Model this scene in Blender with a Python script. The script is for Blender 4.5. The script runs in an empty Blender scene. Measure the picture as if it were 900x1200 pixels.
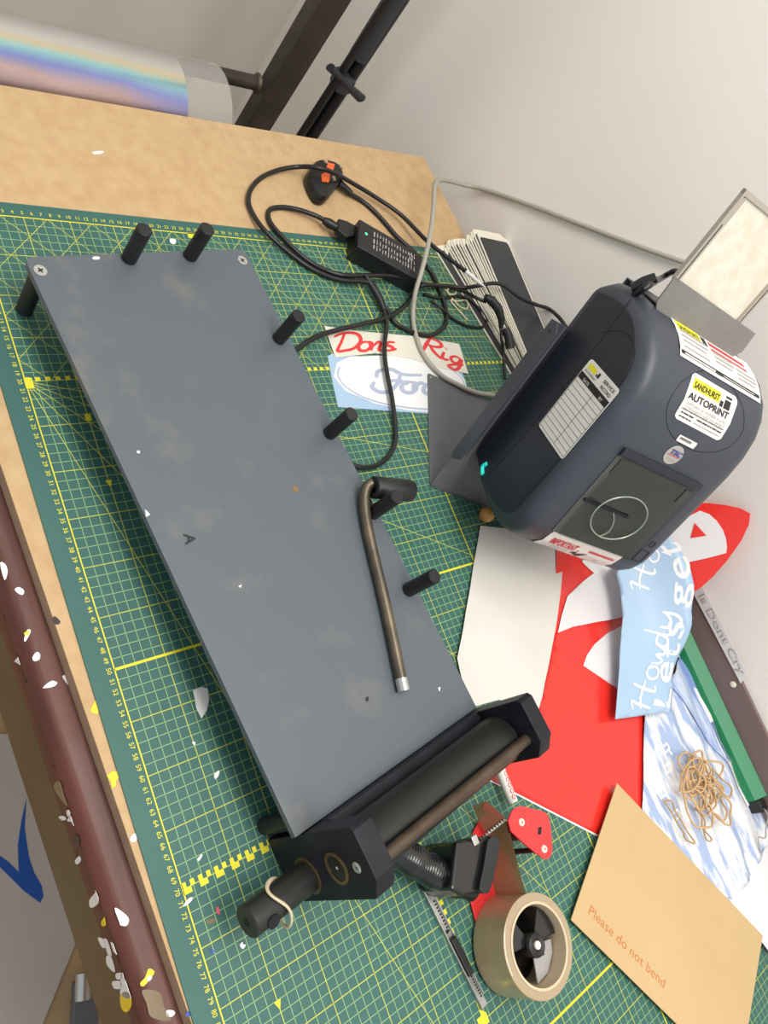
import bpy, math, random
from mathutils import Vector, Matrix
random.seed(7)
# ---------------------------------------------------------------- units
# Everything below is measured in centimetres on the bench: u along the cutting mat's long ruler,
# v across it towards the wall, z above the mat.  W() turns that into metres with the floor at 0.
TZ = 0.76
def W(p): return Vector((p[0]*.01, p[1]*.01, p[2]*.01+TZ))
P2=(38.31418, 47.54623, 0.0)
PA=(-0.37729, 0.19042, 0.90631)
PB=(0.45058, 0.89273, 0.0)
PN=(0.80909, -0.40837, 0.42262)
J0=(10.27312, 0.90815, 6.7)
JL=(0.99253, 0.12199, 0.0)
JS=(-0.12199, 0.99253, 0.0)
CAM_POS=(59.47786, -26.08056, 70.72633)
CAM_R=[[0.36249, 0.736203, 0.571494], [0.911482, -0.152118, -0.382179], [-0.194427, 0.659443, -0.726178]]
FPX=901.92

def vadd(*a): return tuple(sum(c) for c in zip(*a))
def vmul(a,k): return tuple(c*k for c in a)
def pr(a,b,n): return vadd(P2, vmul(PA,a), vmul(PB,b), vmul(PN,n))      # printer frame
def jp(l,s,z): return (J0[0]+JL[0]*l+JS[0]*s, J0[1]+JL[1]*l+JS[1]*s, z)  # jig frame
# SHARED
def h_curl(u,v):
    t=max(0.0,(v-71.0)/14.5)
    return 0.45+19.5*t*t
def h_pile(u,v):
    import math
    b=0.5+max(0.0,min(1.0,(v-66)/8))*0.7
    return b+0.28*math.sin(v*1.3+u*.22)*max(0.0,min(1.0,(v-70)/5))+0.12*math.sin(u*.9+v*.4)
def h_strip(u,v):
    w=max(0.0,min(1.0,(76.0-u)/8.0)); w=w*w*(3-2*w)
    p=max(0.0,min(1.0,(v-68)/5.0))
    return 1.3+.09*max(0.0,80-u)+w*(h_curl(u,v)-.45)*1.02+1.2*p
# END SHARED
# ---------------------------------------------------------------- materials
M={}
def mat(name, col, rough=.5, metal=0., spec=.5, noise=None, bump=None, alpha=None, trans=None, coat=0., emit=None, ior=None):
    m=bpy.data.materials.new(name); m.use_nodes=True; nt=m.node_tree; b=nt.nodes['Principled BSDF']
    b.inputs['Base Color'].default_value=(*col,1); b.inputs['Roughness'].default_value=rough; b.inputs['Metallic'].default_value=metal
    b.inputs['Specular IOR Level'].default_value=spec
    if coat: b.inputs['Coat Weight'].default_value=coat; b.inputs['Coat Roughness'].default_value=.1
    if ior: b.inputs['IOR'].default_value=ior
    if trans is not None: b.inputs['Transmission Weight'].default_value=trans
    if alpha is not None: b.inputs['Alpha'].default_value=alpha
    if emit: b.inputs['Emission Color'].default_value=(*emit[0],1); b.inputs['Emission Strength'].default_value=emit[1]
    tc=nt.nodes.new('ShaderNodeTexCoord')
    if noise:                                    # (scale vec, colour2, lo, hi[, detail])
        sc,c2,lo,hi=noise[:4]
        mp=nt.nodes.new('ShaderNodeMapping'); mp.inputs['Scale'].default_value=sc
        n=nt.nodes.new('ShaderNodeTexNoise'); n.inputs['Scale'].default_value=1; n.inputs['Detail'].default_value=noise[4] if len(noise)>4 else 6
        r=nt.nodes.new('ShaderNodeValToRGB'); r.color_ramp.elements[0].position=lo; r.color_ramp.elements[1].position=hi
        r.color_ramp.elements[0].color=(*col,1); r.color_ramp.elements[1].color=(*c2,1)
        nt.links.new(tc.outputs['Object'],mp.inputs['Vector']); nt.links.new(mp.outputs['Vector'],n.inputs['Vector'])
        nt.links.new(n.outputs['Fac'],r.inputs['Fac']); nt.links.new(r.outputs['Color'],b.inputs['Base Color'])
    if bump:                                     # (scale, strength, distance)
        n=nt.nodes.new('ShaderNodeTexNoise'); n.inputs['Scale'].default_value=bump[0]; n.inputs['Detail'].default_value=4
        bp=nt.nodes.new('ShaderNodeBump'); bp.inputs['Strength'].default_value=bump[1]; bp.inputs['Distance'].default_value=bump[2]
        nt.links.new(tc.outputs['Object'],n.inputs['Vector']); nt.links.new(n.outputs['Fac'],bp.inputs['Height']); nt.links.new(bp.outputs['Normal'],b.inputs['Normal'])
    M[name]=m; return m
mat('wall',(.86,.825,.775),.7,noise=((3,3,3),(.90,.865,.82),.35,.7),bump=(60,.08,.002))
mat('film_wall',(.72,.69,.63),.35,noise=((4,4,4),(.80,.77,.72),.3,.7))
mat('floor',(.42,.29,.15),.5,noise=((2,14,2),(.52,.37,.20),.3,.7))
mat('mdf',(.50,.33,.165),.75,noise=((60,60,60),(.58,.40,.215),.3,.7),bump=(300,.1,.001))
mat('mdf_face',(.44,.27,.12),.85,noise=((90,30,300),(.60,.40,.20),.3,.7),bump=(400,.5,.002))
mat('mdf_cut',(.36,.235,.15),.85,noise=((60,60,60),(.42,.28,.18),.3,.7))
mat('mahogany',(.060,.016,.011),.5,spec=.35,noise=((6,60,60),(.14,.042,.026),.3,.75),bump=(80,.1,.001),coat=.08)
mat('olive_steel',(.085,.058,.022),.45,metal=.3,noise=((9,9,9),(.12,.085,.035),.3,.7))
mat('green_mat',(.030,.118,.100),.55,noise=((5,5,5),(.036,.135,.112),.3,.7),bump=(900,.08,.0005))
mat('mat_line',(.36,.55,.22),.6)
mat('mat_yellow',(.80,.72,.03),.6)
mat('mat_bold',(.55,.58,.08),.6)
mat('plate',(.098,.118,.138),.42,noise=((22,22,22),(.165,.16,.148),.56,.82,12),bump=(40,.05,.001))
mat('plate_edge',(.18,.18,.19),.5)
mat('black_rubber',(.008,.0085,.009),.5,noise=((40,40,40),(.016,.016,.017),.4,.7))
mat('black_nylon',(.008,.0075,.012),.5,spec=.3,noise=((20,20,20),(.02,.02,.03),.4,.7))
mat('roller_rubber',(.009,.009,.008),.4,noise=((30,8,30),(.03,.03,.026),.45,.8),bump=(30,.1,.001))
mat('rod_steel',(.075,.05,.034),.38,metal=.55,noise=((30,30,30),(.12,.09,.065),.4,.7))
mat('old_steel',(.11,.095,.07),.4,metal=.7,noise=((40,40,40),(.20,.16,.11),.4,.75))
mat('zinc',(.55,.56,.53),.3,metal=.8)
mat('bronze',(.22,.15,.07),.4,metal=.7)
mat('rust_screw',(.25,.17,.09),.5,metal=.5)
mat('printer',(.042,.050,.066),.42,noise=((25,25,25),(.050,.058,.074),.4,.7),bump=(1200,.12,.0005))
mat('printer_dark',(.016,.019,.031),.42,bump=(1200,.12,.0005))  # dark hinge parts; also the shade put into the printer's side
mat('tray_metal',(.20,.19,.175),.5,noise=((30,30,30),(.23,.22,.20),.4,.7))
mat('seam',(.004,.004,.006),.7)
mat('sheet_metal',(.115,.118,.125),.5,noise=((30,30,30),(.135,.137,.142),.4,.7))
mat('sheet_dark',(.06,.066,.085),.5)
mat('smoke_pane',(.75,.78,.75),.0,trans=1.0,ior=1.02)
mat('window_dark',(.085,.09,.085),.5)
mat('clear_wire',(.75,.76,.72),.15,metal=.3)
mat('white_label',(.80,.78,.73),.5)
mat('print_black',(.012,.012,.014),.5)
mat('print_grey',(.38,.37,.36),.5)
mat('print_yellow',(.85,.78,.03),.5)
mat('print_red',(.62,.06,.07),.5)
mat('print_blue',(.05,.05,.32),.5)
mat('silver_label',(.48,.46,.42),.35,metal=.3)
mat('led_lens',(.03,.62,.55),.3,emit=((.03,.7,.6),.35))
mat('cream_panel',(.66,.60,.48),.55,noise=((70,70,70),(.74,.70,.60),.35,.65))
mat('aluminium',(.50,.46,.40),.32,metal=.6)
mat('white_sheet',(.64,.63,.57),.35,noise=((8,8,8),(.70,.69,.64),.3,.7),bump=(14,.35,.006),coat=.2)
mat('red_vinyl',(.80,.028,.018),.28,coat=.4,bump=(6,.12,.004))
mat('white_vinyl',(.78,.76,.76),.3,coat=.3)
mat('paper',(.80,.80,.80),.6)
mat('paper_cream',(.72,.70,.60),.6)
mat('pale_blue',(.38,.54,.72),.45)
mat('ford_blue',(.42,.48,.62),.5)
mat('script_red',(.72,.04,.045),.5)
mat('white_ink',(.84,.86,.86),.45)
mat('pile_film',(.36,.47,.70),.3,noise=((14,60,20),(.78,.80,.83),.44,.52,3),coat=.3,bump=(18,.4,.006))
mat('pile_blue',(.20,.30,.60),.3,noise=((10,60,20),(.62,.70,.85),.4,.6),coat=.3)
mat('green_bar',(.012,.22,.085),.38)
mat('brown_board',(.17,.115,.105),.45,noise=((4,40,40),(.20,.14,.13),.3,.7))
mat('kraft',(.55,.385,.185),.7,noise=((7,7,7),(.59,.42,.21),.3,.7),bump=(120,.1,.001))
mat('kraft_print',(.55,.17,.06),.7)
mat('pencil',(.50,.33,.15),.7)
mat('band_rubber',(.62,.40,.19),.45)
mat('band_pale',(.70,.60,.42),.5)
mat('clear_bag',(.85,.85,.85),.12,alpha=.14)
mat('cable_black',(.010,.010,.011),.38)
mat('cable_grey',(.40,.38,.32),.45)
mat('plug_orange',(.80,.13,.03),.45)
mat('adapter',(.012,.012,.014),.4,bump=(900,.1,.0005))
mat('white_print',(.45,.45,.45),.5)
mat('led_green',(.1,.8,.45),.4,emit=((.1,.9,.5),.6))
mat('brass',(.70,.55,.35),.3,metal=.7)
mat('tape_side',(.47,.35,.20),.3,coat=.5,noise=((4,4,60),(.40,.30,.17),.3,.7))
mat('tape_edge',(.40,.31,.20),.4)
mat('tape_film',(.34,.225,.11),.12,alpha=1.0,coat=.8)
mat('cardboard',(.62,.50,.33),.7)
mat('hub_black',(.010,.010,.011),.25,coat=.3)
mat('red_metal',(.72,.03,.03),.35,coat=.3)
mat('blade',(.45,.45,.43),.3,metal=.8)
mat('card_white',(.80,.76,.64),.5)
mat('card_grey',(.42,.40,.37),.5)
mat('card_black',(.030,.032,.036),.35)
mat('frame_steel',(.055,.046,.037),.42,metal=.4,noise=((20,20,20),(.09,.075,.06),.45,.7))
mat('tripod_black',(.012,.012,.014),.4)
mat('tripod_grip',(.035,.036,.042),.6)
mat('wood_knob',(.55,.27,.07),.4)
mat('scrap_white',(.82,.82,.80),.45)
mat('scrap_yellow',(.85,.62,.01),.45)
mat('scrap_pink',(.65,.10,.16),.45)
mat('scrap_black',(.015,.01,.01),.45)
mat('scrap_blue',(.02,.07,.35),.45)
mat('scrap_clear',(.35,.27,.16),.15,alpha=.45)
mat('scrap_tan',(.45,.27,.12),.5)
mat('tick_blue',(.015,.10,.42),.35)
mat('floor_paper',(.50,.46,.42),.5,noise=((3,3,3),(.56,.52,.48),.3,.7))
# holographic film: thin-film like colour from the angle of incidence over a metallic base
m=mat('holo_film',(.75,.75,.78),.25,metal=.75)
nt=m.node_tree; b=nt.nodes['Principled BSDF']
lw=nt.nodes.new('ShaderNodeLayerWeight'); lw.inputs['Blend'].default_value=.5
tcn=nt.nodes.new('ShaderNodeTexCoord'); nz=nt.nodes.new('ShaderNodeTexNoise'); nz.inputs['Scale'].default_value=9
mth=nt.nodes.new('ShaderNodeMath'); mth.operation='MULTIPLY_ADD'; mth.inputs[1].default_value=.07
nt.links.new(tcn.outputs['Object'],nz.inputs['Vector']); nt.links.new(nz.outputs['Fac'],mth.inputs[0]); nt.links.new(lw.outputs['Facing'],mth.inputs[2])
rp=nt.nodes.new('ShaderNodeValToRGB'); cr=rp.color_ramp
stops=[(.05,(.16,.11,.14)),(.11,(.42,.30,.28)),(.17,(.26,.30,.62)),(.25,(.38,.70,.74)),(.33,(.80,.70,.48)),(.42,(.80,.79,.77)),(.60,(.68,.67,.66)),(.85,(.60,.59,.57))]
cr.elements[0].position=stops[0][0]; cr.elements[0].color=(*stops[0][1],1); cr.elements[1].position=stops[-1][0]; cr.elements[1].color=(*stops[-1][1],1)
for p,c in stops[1:-1]:
    e=cr.elements.new(p); e.color=(*c,1)
nt.links.new(mth.outputs[0],rp.inputs['Fac']); nt.links.new(rp.outputs['Color'],b.inputs['Base Color'])
mat('wrap_film',(.62,.60,.56),.2,alpha=.38)
# ---------------------------------------------------------------- mesh builder
COL=bpy.context.scene.collection
class MB:
    def __init__(s): s.v=[]; s.f=[]
    def add(s,vs,fs):
        o=len(s.v); s.v+= [tuple(p) for p in vs]; s.f+=[tuple(i+o for i in f) for f in fs]; return s
    def box(s,a,b):
        (x0,y0,z0),(x1,y1,z1)=a,b
        return s.hexa([(x0,y0,z0),(x1,y0,z0),(x1,y1,z0),(x0,y1,z0)],[(x0,y0,z1),(x1,y0,z1),(x1,y1,z1),(x0,y1,z1)])
    def hexa(s,lo,hi): return s.add(lo+hi,[(3,2,1,0),(4,5,6,7),(0,1,5,4),(1,2,6,5),(2,3,7,6),(3,0,4,7)])
    def fbox(s,fn,a,b):      # box in another frame
        (x0,y0,z0),(x1,y1,z1)=a,b
        return s.hexa([fn(x0,y0,z0),fn(x1,y0,z0),fn(x1,y1,z0),fn(x0,y1,z0)],[fn(x0,y0,z1),fn(x1,y0,z1),fn(x1,y1,z1),fn(x0,y1,z1)])
    def prism(s,poly,off):
        n=len(poly); hi=[vadd(p,off) for p in poly]
        return s.add(list(poly)+hi,[tuple(range(n))[::-1],tuple(range(n,2*n))]+[(i,(i+1)%n,n+(i+1)%n,n+i) for i in range(n)])
    def cyl(s,p0,p1,r,seg=24,r1=None,bev=0.):
        r1=r if r1 is None else r1
        P0,P1=Vector(p0),Vector(p1); d=(P1-P0); Ln=d.length; d/=Ln
        x=d.orthogonal().normalized(); y=d.cross(x)
        rings=[(0,r),(Ln,r1)] if bev<=0 else [(0,r-bev),(bev,r),(Ln-bev,r1),(Ln,r1-bev)]
        vs=[];fs=[]
        for t,rr in rings:
            for k in range(seg):
                a=2*math.pi*k/seg; vs.append(tuple(P0+d*t+(x*math.cos(a)+y*math.sin(a))*rr))
        for j in range(len(rings)-1):
            for k in range(seg): fs.append((j*seg+k,j*seg+(k+1)%seg,(j+1)*seg+(k+1)%seg,(j+1)*seg+k))
        fs.append(tuple(range(seg))[::-1]); o=(len(rings)-1)*seg; fs.append(tuple(range(o,o+seg)))
        return s.add(vs,fs)
    def lathe(s,c,ax,prof,seg=48):   # prof: list of (t along axis, radius); closed loop profile
        d=Vector(ax).normalized(); x=d.orthogonal().normalized(); y=d.cross(x); c=Vector(c); n=len(prof)
        vs=[];fs=[]
        for k in range(seg):
            a=2*math.pi*k/seg
            for t,r in prof: vs.append(tuple(c+d*t+(x*math.cos(a)+y*math.sin(a))*r))
        for k in range(seg):
            for j in range(n): fs.append((k*n+j,k*n+(j+1)%n,((k+1)%seg)*n+(j+1)%n,((k+1)%seg)*n+j))
        return s.add(vs,fs)
    def tube(s,path,r,seg=10,closed=False,rad=None,flat=1.):
        P=[Vector(p) for p in path]; n=len(P); vs=[];fs=[]; up=None
        for i in range(n):
            if closed: t=P[(i+1)%n]-P[i-1]
            else: t=P[min(i+1,n-1)]-P[max(i-1,0)]
            t.normalize()
            if up is None: up=t.orthogonal().normalized()
            up=(up-t*up.dot(t)); up=up.normalized() if up.length>1e-6 else t.orthogonal().normalized()
            w=t.cross(up); rr=rad[i] if rad else r
            for k in range(seg):
                a=2*math.pi*k/seg; vs.append(tuple(P[i]+(up*math.cos(a)+w*math.sin(a)*flat)*rr))
        m_=n if closed else n-1
        for i in range(m_):
            for k in range(seg): fs.append((i*seg+k,i*seg+(k+1)%seg,((i+1)%n)*seg+(k+1)%seg,((i+1)%n)*seg+k))
        if not closed: fs.append(tuple(range(seg))[::-1]); fs.append(tuple(range((n-1)*seg,n*seg)))
        return s.add(vs,fs)
    def sphere(s,c,r,seg=20,rings=12,sc=(1,1,1)):
        vs=[];fs=[]
        for i in range(1,rings):
            th=math.pi*i/rings
            for k in range(seg):
                a=2*math.pi*k/seg; vs.append((c[0]+r*sc[0]*math.sin(th)*math.cos(a),c[1]+r*sc[1]*math.sin(th)*math.sin(a),c[2]+r*sc[2]*math.cos(th)))
        t=len(vs); vs+=[(c[0],c[1],c[2]+r*sc[2]),(c[0],c[1],c[2]-r*sc[2])]
        for i in range(rings-2):
            for k in range(seg): fs.append((i*seg+k,(i+1)*seg+k,(i+1)*seg+(k+1)%seg,i*seg+(k+1)%seg))
        for k in range(seg): fs.append((t,k,(k+1)%seg)); fs.append((t+1,(rings-2)*seg+(k+1)%seg,(rings-2)*seg+k))
        return s.add(vs,fs)
    def quad(s,a,b,c,d): return s.add([a,b,c,d],[(0,1,2,3)])
    def poly(s,pts): return s.add(pts,[tuple(range(len(pts)))])
    def ribbon(s,pts,w,fn0,taper=0.):      # flat stroke through 2-D points, placed by fn0(x,y); later strokes lie a hair higher
        n=len(pts); vs=[];fs=[]; s.lift=getattr(s,'lift',0)+.0015; cnt=[0]
        def fn(x,y): p=fn0(x,y); cnt[0]+=1; return (p[0],p[1],p[2]+s.lift+cnt[0]*.0002)
        for i in range(n):
            a=pts[max(i-1,0)]; b=pts[min(i+1,n-1)]; dx,dy=b[0]-a[0],b[1]-a[1]; L=math.hypot(dx,dy) or 1; nx,ny=-dy/L,dx/L
            ww=w*(1-taper*abs(2*i/(n-1)-1)**2)/2
            vs+=[fn(pts[i][0]+nx*ww,pts[i][1]+ny*ww),fn(pts[i][0]-nx*ww,pts[i][1]-ny*ww)]
        for i in range(n-1): fs.append((2*i,2*i+1,2*i+3,2*i+2))
        return s.add(vs,fs)
    def build(s,name,m,parent=None,base=None,smooth=False,bevel=0.,sub=0,solid=0.,kind=None,label=None):
        if parent is not None: base=parent['_b']
        bw=Vector(base) if base is not None else Vector((0,0,0))
        me=bpy.data.meshes.new(name)
        me.from_pydata([tuple((Vector(p)-bw)*.01) for p in s.v],[],s.f); me.update()
        ms=m if isinstance(m,(list,tuple)) else [m]
        for k in ms: me.materials.append(M[k])
        if smooth:
            for p in me.polygons: p.use_smooth=True
        o=bpy.data.objects.new(name,me); COL.objects.link(o)
        o['_b']=tuple(bw)
        if parent is not None:
            o.parent=parent
        else: o.location=W(bw)
        if solid: md=o.modifiers.new('solid','SOLIDIFY'); md.thickness=solid*.01; md.offset=-1
        if bevel:
            md=o.modifiers.new('bevel','BEVEL'); md.width=bevel*.01; md.segments=3; md.limit_method='ANGLE'; md.angle_limit=math.radians(35)
        if smooth:
            try:
                me.set_sharp_from_angle(angle=math.radians(40))
            except Exception: pass
        if kind: o['kind']=kind
        if label: o['label']=label
        return o
def tag(o,label,cat,group=None,kind=None):
    o['label']=label; o['category']=cat
    if group: o['group']=group
    if kind: o['kind']=kind
    return o
def thing(name,label,cat,base,group=None):
    o=bpy.data.objects.new(name,None); o.empty_display_size=.02; COL.objects.link(o); o.location=W(base); o['_b']=tuple(base)
    return tag(o,label,cat,group)
def struct(o): o['kind']='structure'; return o
def smoothpath(pts,k=6,closed=False):
    P=[Vector(p) for p in pts]; n=len(P); out=[]
    for i in range(n if closed else n-1):
        p0=P[i-1] if (closed or i>0) else P[0]*2-P[1]; p1=P[i]; p2=P[(i+1)%n]; p3=P[(i+2)%n] if (closed or i+2<n) else p2*2-p1
        for j in range(k):
            t=j/k; out.append(tuple(.5*((2*p1)+(p2-p0)*t+(2*p0-5*p1+4*p2-p3)*t*t+(3*p1-p0-3*p2+p3)*t**3)))
    if not closed: out.append(tuple(P[-1]))
    return out
def rrect(x0,y0,x1,y1,r,k=5):
    out=[]
    for cx,cy,a0 in ((x1-r,y1-r,0),(x0+r,y1-r,90),(x0+r,y0+r,180),(x1-r,y0+r,270)):
        for j in range(k+1):
            a=math.radians(a0+90*j/k); out.append((cx+r*math.cos(a),cy+r*math.sin(a)))
    return out
def ellipse(cx,cy,rx,ry,n=32): return [(cx+rx*math.cos(2*math.pi*k/n),cy+ry*math.sin(2*math.pi*k/n)) for k in range(n)]
def smoothpath_2(pts,k=4): return [(p[0],p[1]) for p in smoothpath([(a,b,0) for a,b in pts],k)]
# text: glyph outlines from the built-in font, cached, size 1, placed by a mapping
_tc={}
def glyphs(s,bold=0.):
    if (s,bold) in _tc: return _tc[(s,bold)]
    cu=bpy.data.curves.new('t','FONT'); cu.body=s; cu.size=1; cu.resolution_u=3; cu.offset=bold
    ob=bpy.data.objects.new('t',cu); COL.objects.link(ob); bpy.context.view_layer.update()
    dg=bpy.context.evaluated_depsgraph_get(); me=bpy.data.meshes.new_from_object(ob.evaluated_get(dg))
    vs=[(v.co.x,v.co.y) for v in me.vertices]; fs=[tuple(p.vertices) for p in me.polygons]
    w=max([v[0] for v in vs] or [.3])
    bpy.data.objects.remove(ob); bpy.data.curves.remove(cu); bpy.data.meshes.remove(me)
    _tc[(s,bold)]=(vs,fs,w); return _tc[(s,bold)]
def text(mb,s,x,y,size,fn,width=None,shear=0.,bold=0.,vert=None):
    """write s with its baseline from (x,y) in the 2-D space that fn maps to bench centimetres"""
    vs,fs,w=glyphs(s,bold); kx=size if width is None else width/w
    mb.add([fn(x+(a+shear*b)*kx,y+b*size) for a,b in vs],fs)
def micro(mb,x0,x1,y,h,fn,seed=1,words=True):
    """a line of print too small to read in the photograph: short word-like dashes"""
    r=random.Random(seed); x=x0
    while x<x1:
        w=min(h*r.uniform(1.2,4.2),x1-x); y1=y+h*.62
        mb.quad(fn(x,y),fn(x+w,y),fn(x+w,y1),fn(x,y1)); x+=w+h*.45
# stroke letters for hand-drawn script
SCR={
'D':[[(.25,.95),(.2,.5),(.12,.02),(.35,0),(.75,.15),(.95,.55),(.8,.9),(.45,1.0),(.1,.92),(-.12,.75)]],
'o':[[(.45,.5),(.2,.48),(.05,.25),(.15,.03),(.4,.02),(.55,.25),(.45,.5),(.6,.42)]],
'n':[[(.05,.5),(.08,.02)],[(.08,.2),(.3,.5),(.42,.4),(.4,.05),(.6,.06)]],
's':[[(.5,.48),(.25,.5),(.15,.35),(.42,.22),(.4,.04),(.05,.02)],[(.4,.04),(.62,.12)]],
'R':[[(.15,0),(.2,.5),(.28,.95)],[(-.1,.8),(.2,1.0),(.7,.98),(.8,.75),(.55,.55),(.2,.5)],[(.35,.5),(.6,.2),(.95,-.05)]],
'i':[[(.12,.48),(.1,.1),(.25,.02),(.38,.12)],[(.15,.72),(.18,.76)]],
'g':[[(.5,.45),(.25,.5),(.08,.3),(.18,.08),(.42,.12),(.52,.45),(.5,-.1),(.35,-.38),(.05,-.3),(.3,-.05),(.65,.15)]],
'H':[[(-.1,.8),(.15,.95),(.12,.5),(.05,0)],[(.75,1.0),(.65,.5),(.62,0),(.8,.05)],[(.0,.42),(.35,.55),(.9,.52)]],
'w':[[(0,.5),(.08,.1),(.2,.02),(.35,.35),(.4,.05),(.55,.05),(.72,.5)]],
'd':[[(.48,.45),(.2,.48),(.05,.22),(.18,.02),(.42,.15),(.55,.5),(.62,1.0)],[(.55,.5),(.5,.08),(.68,.04)]],
'y':[[(.05,.5),(.08,.15),(.25,.05),(.45,.25),(.52,.5)],[(.52,.5),(.48,-.1),(.3,-.38),(.1,-.3)]],
'L':[[(.2,.95),(.15,.05),(.7,.1)]],
'e':[[(.08,.28),(.5,.32),(.42,.52),(.15,.46),(.05,.2),(.2,.02),(.5,.08)]],
't':[[(.25,.9),(.22,.1),(.4,.04)],[(.0,.55),(.5,.58)]],
'F':[[(-.15,.55),(-.1,.85),(.3,1.0),(.7,.82),(1.35,.88)],[(.62,.85),(.55,.4),(.3,.0),(0,-.08),(-.25,.1),(-.2,.35)],[(.2,.45),(.55,.5),(.85,.42),(.78,.55)]],
'r':[[(.08,.5),(.1,.02)],[(.1,.25),(.3,.5),(.48,.45)]],
}
def script(mb,word,x,y,size,w,fn,adv=None,shear=.0):
    for ch in word:
        if ch==' ': x+=size*.45; continue
        for st in SCR[ch]:
            pts=smoothpath([(x+(a+shear*b)*size,y+b*size,0) for a,b in st],5)
            mb.ribbon([(p[0],p[1]) for p in pts],w,fn,.35)
        x+=size*{'D':1.02,'F':1.05,'H':.98,'R':.95,'i':.42,'w':.78,'L':.75,'t':.5}.get(ch,.62)*(adv or 1)
    return x
def drape(name,poly,hf,m,parent=None,base=None,off=0.,step=1.6,**kw):
    """fill a polygon in (u,v) with a fine net and lift it to height hf(u,v)+off"""
    import bmesh
    bm=bmesh.new(); vs=[bm.verts.new((p[0],p[1],0)) for p in poly]; bm.faces.new(vs)
    us=[p[0] for p in poly]; ws=[p[1] for p in poly]
    for ax,lo,hi in ((0,min(us),max(us)),(1,min(ws),max(ws))):
        c=math.ceil(lo/step)*step
        while c<hi:
            co=(c,0,0) if ax==0 else (0,c,0); no=(1,0,0) if ax==0 else (0,1,0)
            bmesh.ops.bisect_plane(bm,geom=bm.verts[:]+bm.edges[:]+bm.faces[:],plane_co=co,plane_no=no,dist=1e-5); c+=step
    bm.normal_update()
    if bm.faces and sum(f.normal.z for f in bm.faces)<0: bmesh.ops.reverse_faces(bm,faces=bm.faces[:])
    bm.verts.ensure_lookup_table()
    mb=MB(); idx={v:i for i,v in enumerate(bm.verts)}
    mb.add([(v.co.x,v.co.y,hf(v.co.x,v.co.y)+off) for v in bm.verts],[tuple(idx[v] for v in f.verts) for f in bm.faces]); bm.free()
    return mb.build(name,m,parent,base,smooth=True,**kw)
def inset(poly,k):
    cx=sum(p[0] for p in poly)/len(poly); cy=sum(p[1] for p in poly)/len(poly)
    return [(cx+(p[0]-cx)*k,cy+(p[1]-cy)*k) for p in poly]
def xy(l): return [(p[0],p[1]) for p in l]
# ================================================================= the setting
WV=86.5
struct(MB().quad((-82,WV,-76),(300,WV,-76),(300,WV,190),(-82,WV,190)).build('wall_right','wall',base=(50,WV,-76)))
struct(MB().quad((-80,-160,-76),(-80,WV,-76),(-80,WV,190),(-80,-160,190)).build('wall_back','film_wall',base=(-80,0,-76)))
struct(MB().quad((-82,-200,-76),(300,-200,-76),(300,WV,-76),(-82,WV,-76)).build('floor','floor',base=(50,0,-76)))
# ================================================================= workbench
bench=thing('workbench','workbench with fibreboard top and brown varnished front rail under the cutting mat','workbench',(50,40,-76))
def ve(u): return -4.3+(u-31)*.038
def vo(u): return -6.9+(u-43)*.04
top=[(-18.2,ve(-18.2)),(125,ve(125)),(125,86.2),(2,86.2),(2,80.5),(-7.2,79.8),(-21.8,78.5)]
MB().prism([(p[0],p[1],-2.05) for p in top],(0,0,1.85)).build('board','mdf',bench,bevel=.08)
MB().add([(-18.2,ve(-18.2)-.02,-2.05),(125,ve(125)-.02,-2.05),(125,ve(125)-.02,-.25),(-18.2,ve(-18.2)-.02,-.25)],[(0,1,2,3)]).build('board_edge','mdf_cut',bench,label='sawn fibreboard edge')
# mahogany rail, rounded arris
sec=[(3.2,-2.1),(1.5,-2.12),(.95,-2.2),(.5,-2.45),(.15,-2.85),(0,-3.4),(0,-5.6),(3.2,-5.6)]
mb=MB(); n=len(sec)
mb.add([(-25,vo(-25)+v,z) for v,z in sec]+[(128,vo(128)+v,z) for v,z in sec],[tuple(range(n)),tuple(range(n,2*n))[::-1]]+[(i,n+i,n+(i+1)%n,(i+1)%n) for i in range(n)])
mb.build('front_rail','mahogany',bench,smooth=True)
mb=MB()
def skew(v0,z0,v1,z1): mb.hexa([(-25,vo(-25)+v0,z0),(128,vo(128)+v0,z0),(128,vo(128)+v1,z0),(-25,vo(-25)+v1,z0)],[(-25,vo(-25)+v0,z1),(128,vo(128)+v0,z1),(128,vo(128)+v1,z1),(-25,vo(-25)+v1,z1)])
skew(.1,-15,.5,-5.62); skew(.5,-15,5,-14.6)
mb.build('steel_apron','olive_steel',bench)
for u,v in ((-12,-1),(118,-1),(-12,74),(118,74)):
    MB().box((u-2,v-2,-76),(u+2,v+2,-12.8)).build('leg','olive_steel',bench)
# ================================================================= cutting mat
cm=thing('cutting_mat','green self-healing cutting mat with yellow centimetre grid and rulers','cutting mat',(60,39,-.2))
U0,U1,V0,V1=0,120,0,75
MB().prism([(p[0],p[1],-.2) for p in rrect(-1.8,-2.35,122,79.2,.6)],(0,0,.2)).build('base','green_mat',cm)
fine,bold,yel=MB(),MB(),MB()
def seg(mb,a,b,w,z=.012):
    dx,dy=b[0]-a[0],b[1]-a[1]; L=math.hypot(dx,dy); nx,ny=-dy/L*w/2,dx/L*w/2
    mb.quad((a[0]+nx,a[1]+ny,z),(a[0]-nx,a[1]-ny,z),(b[0]-nx,b[1]-ny,z),(b[0]+nx,b[1]+ny,z))
for u in range(U0,U1+1):
    if u%5: seg(fine,(u,V0),(u,V1),.055)
    elif u not in (50,100): seg(bold,(u,V0),(u,V1),.085,.016)
for v in range(V0,V1+1):
    if v%5: seg(fine,(U0,v),(U1,v),.055)
    elif v!=50: seg(bold,(U0,v),(U1,v),.085,.016)
for u in (50,100): seg(yel,(u,V0),(u,V1),.26,.02)
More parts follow.
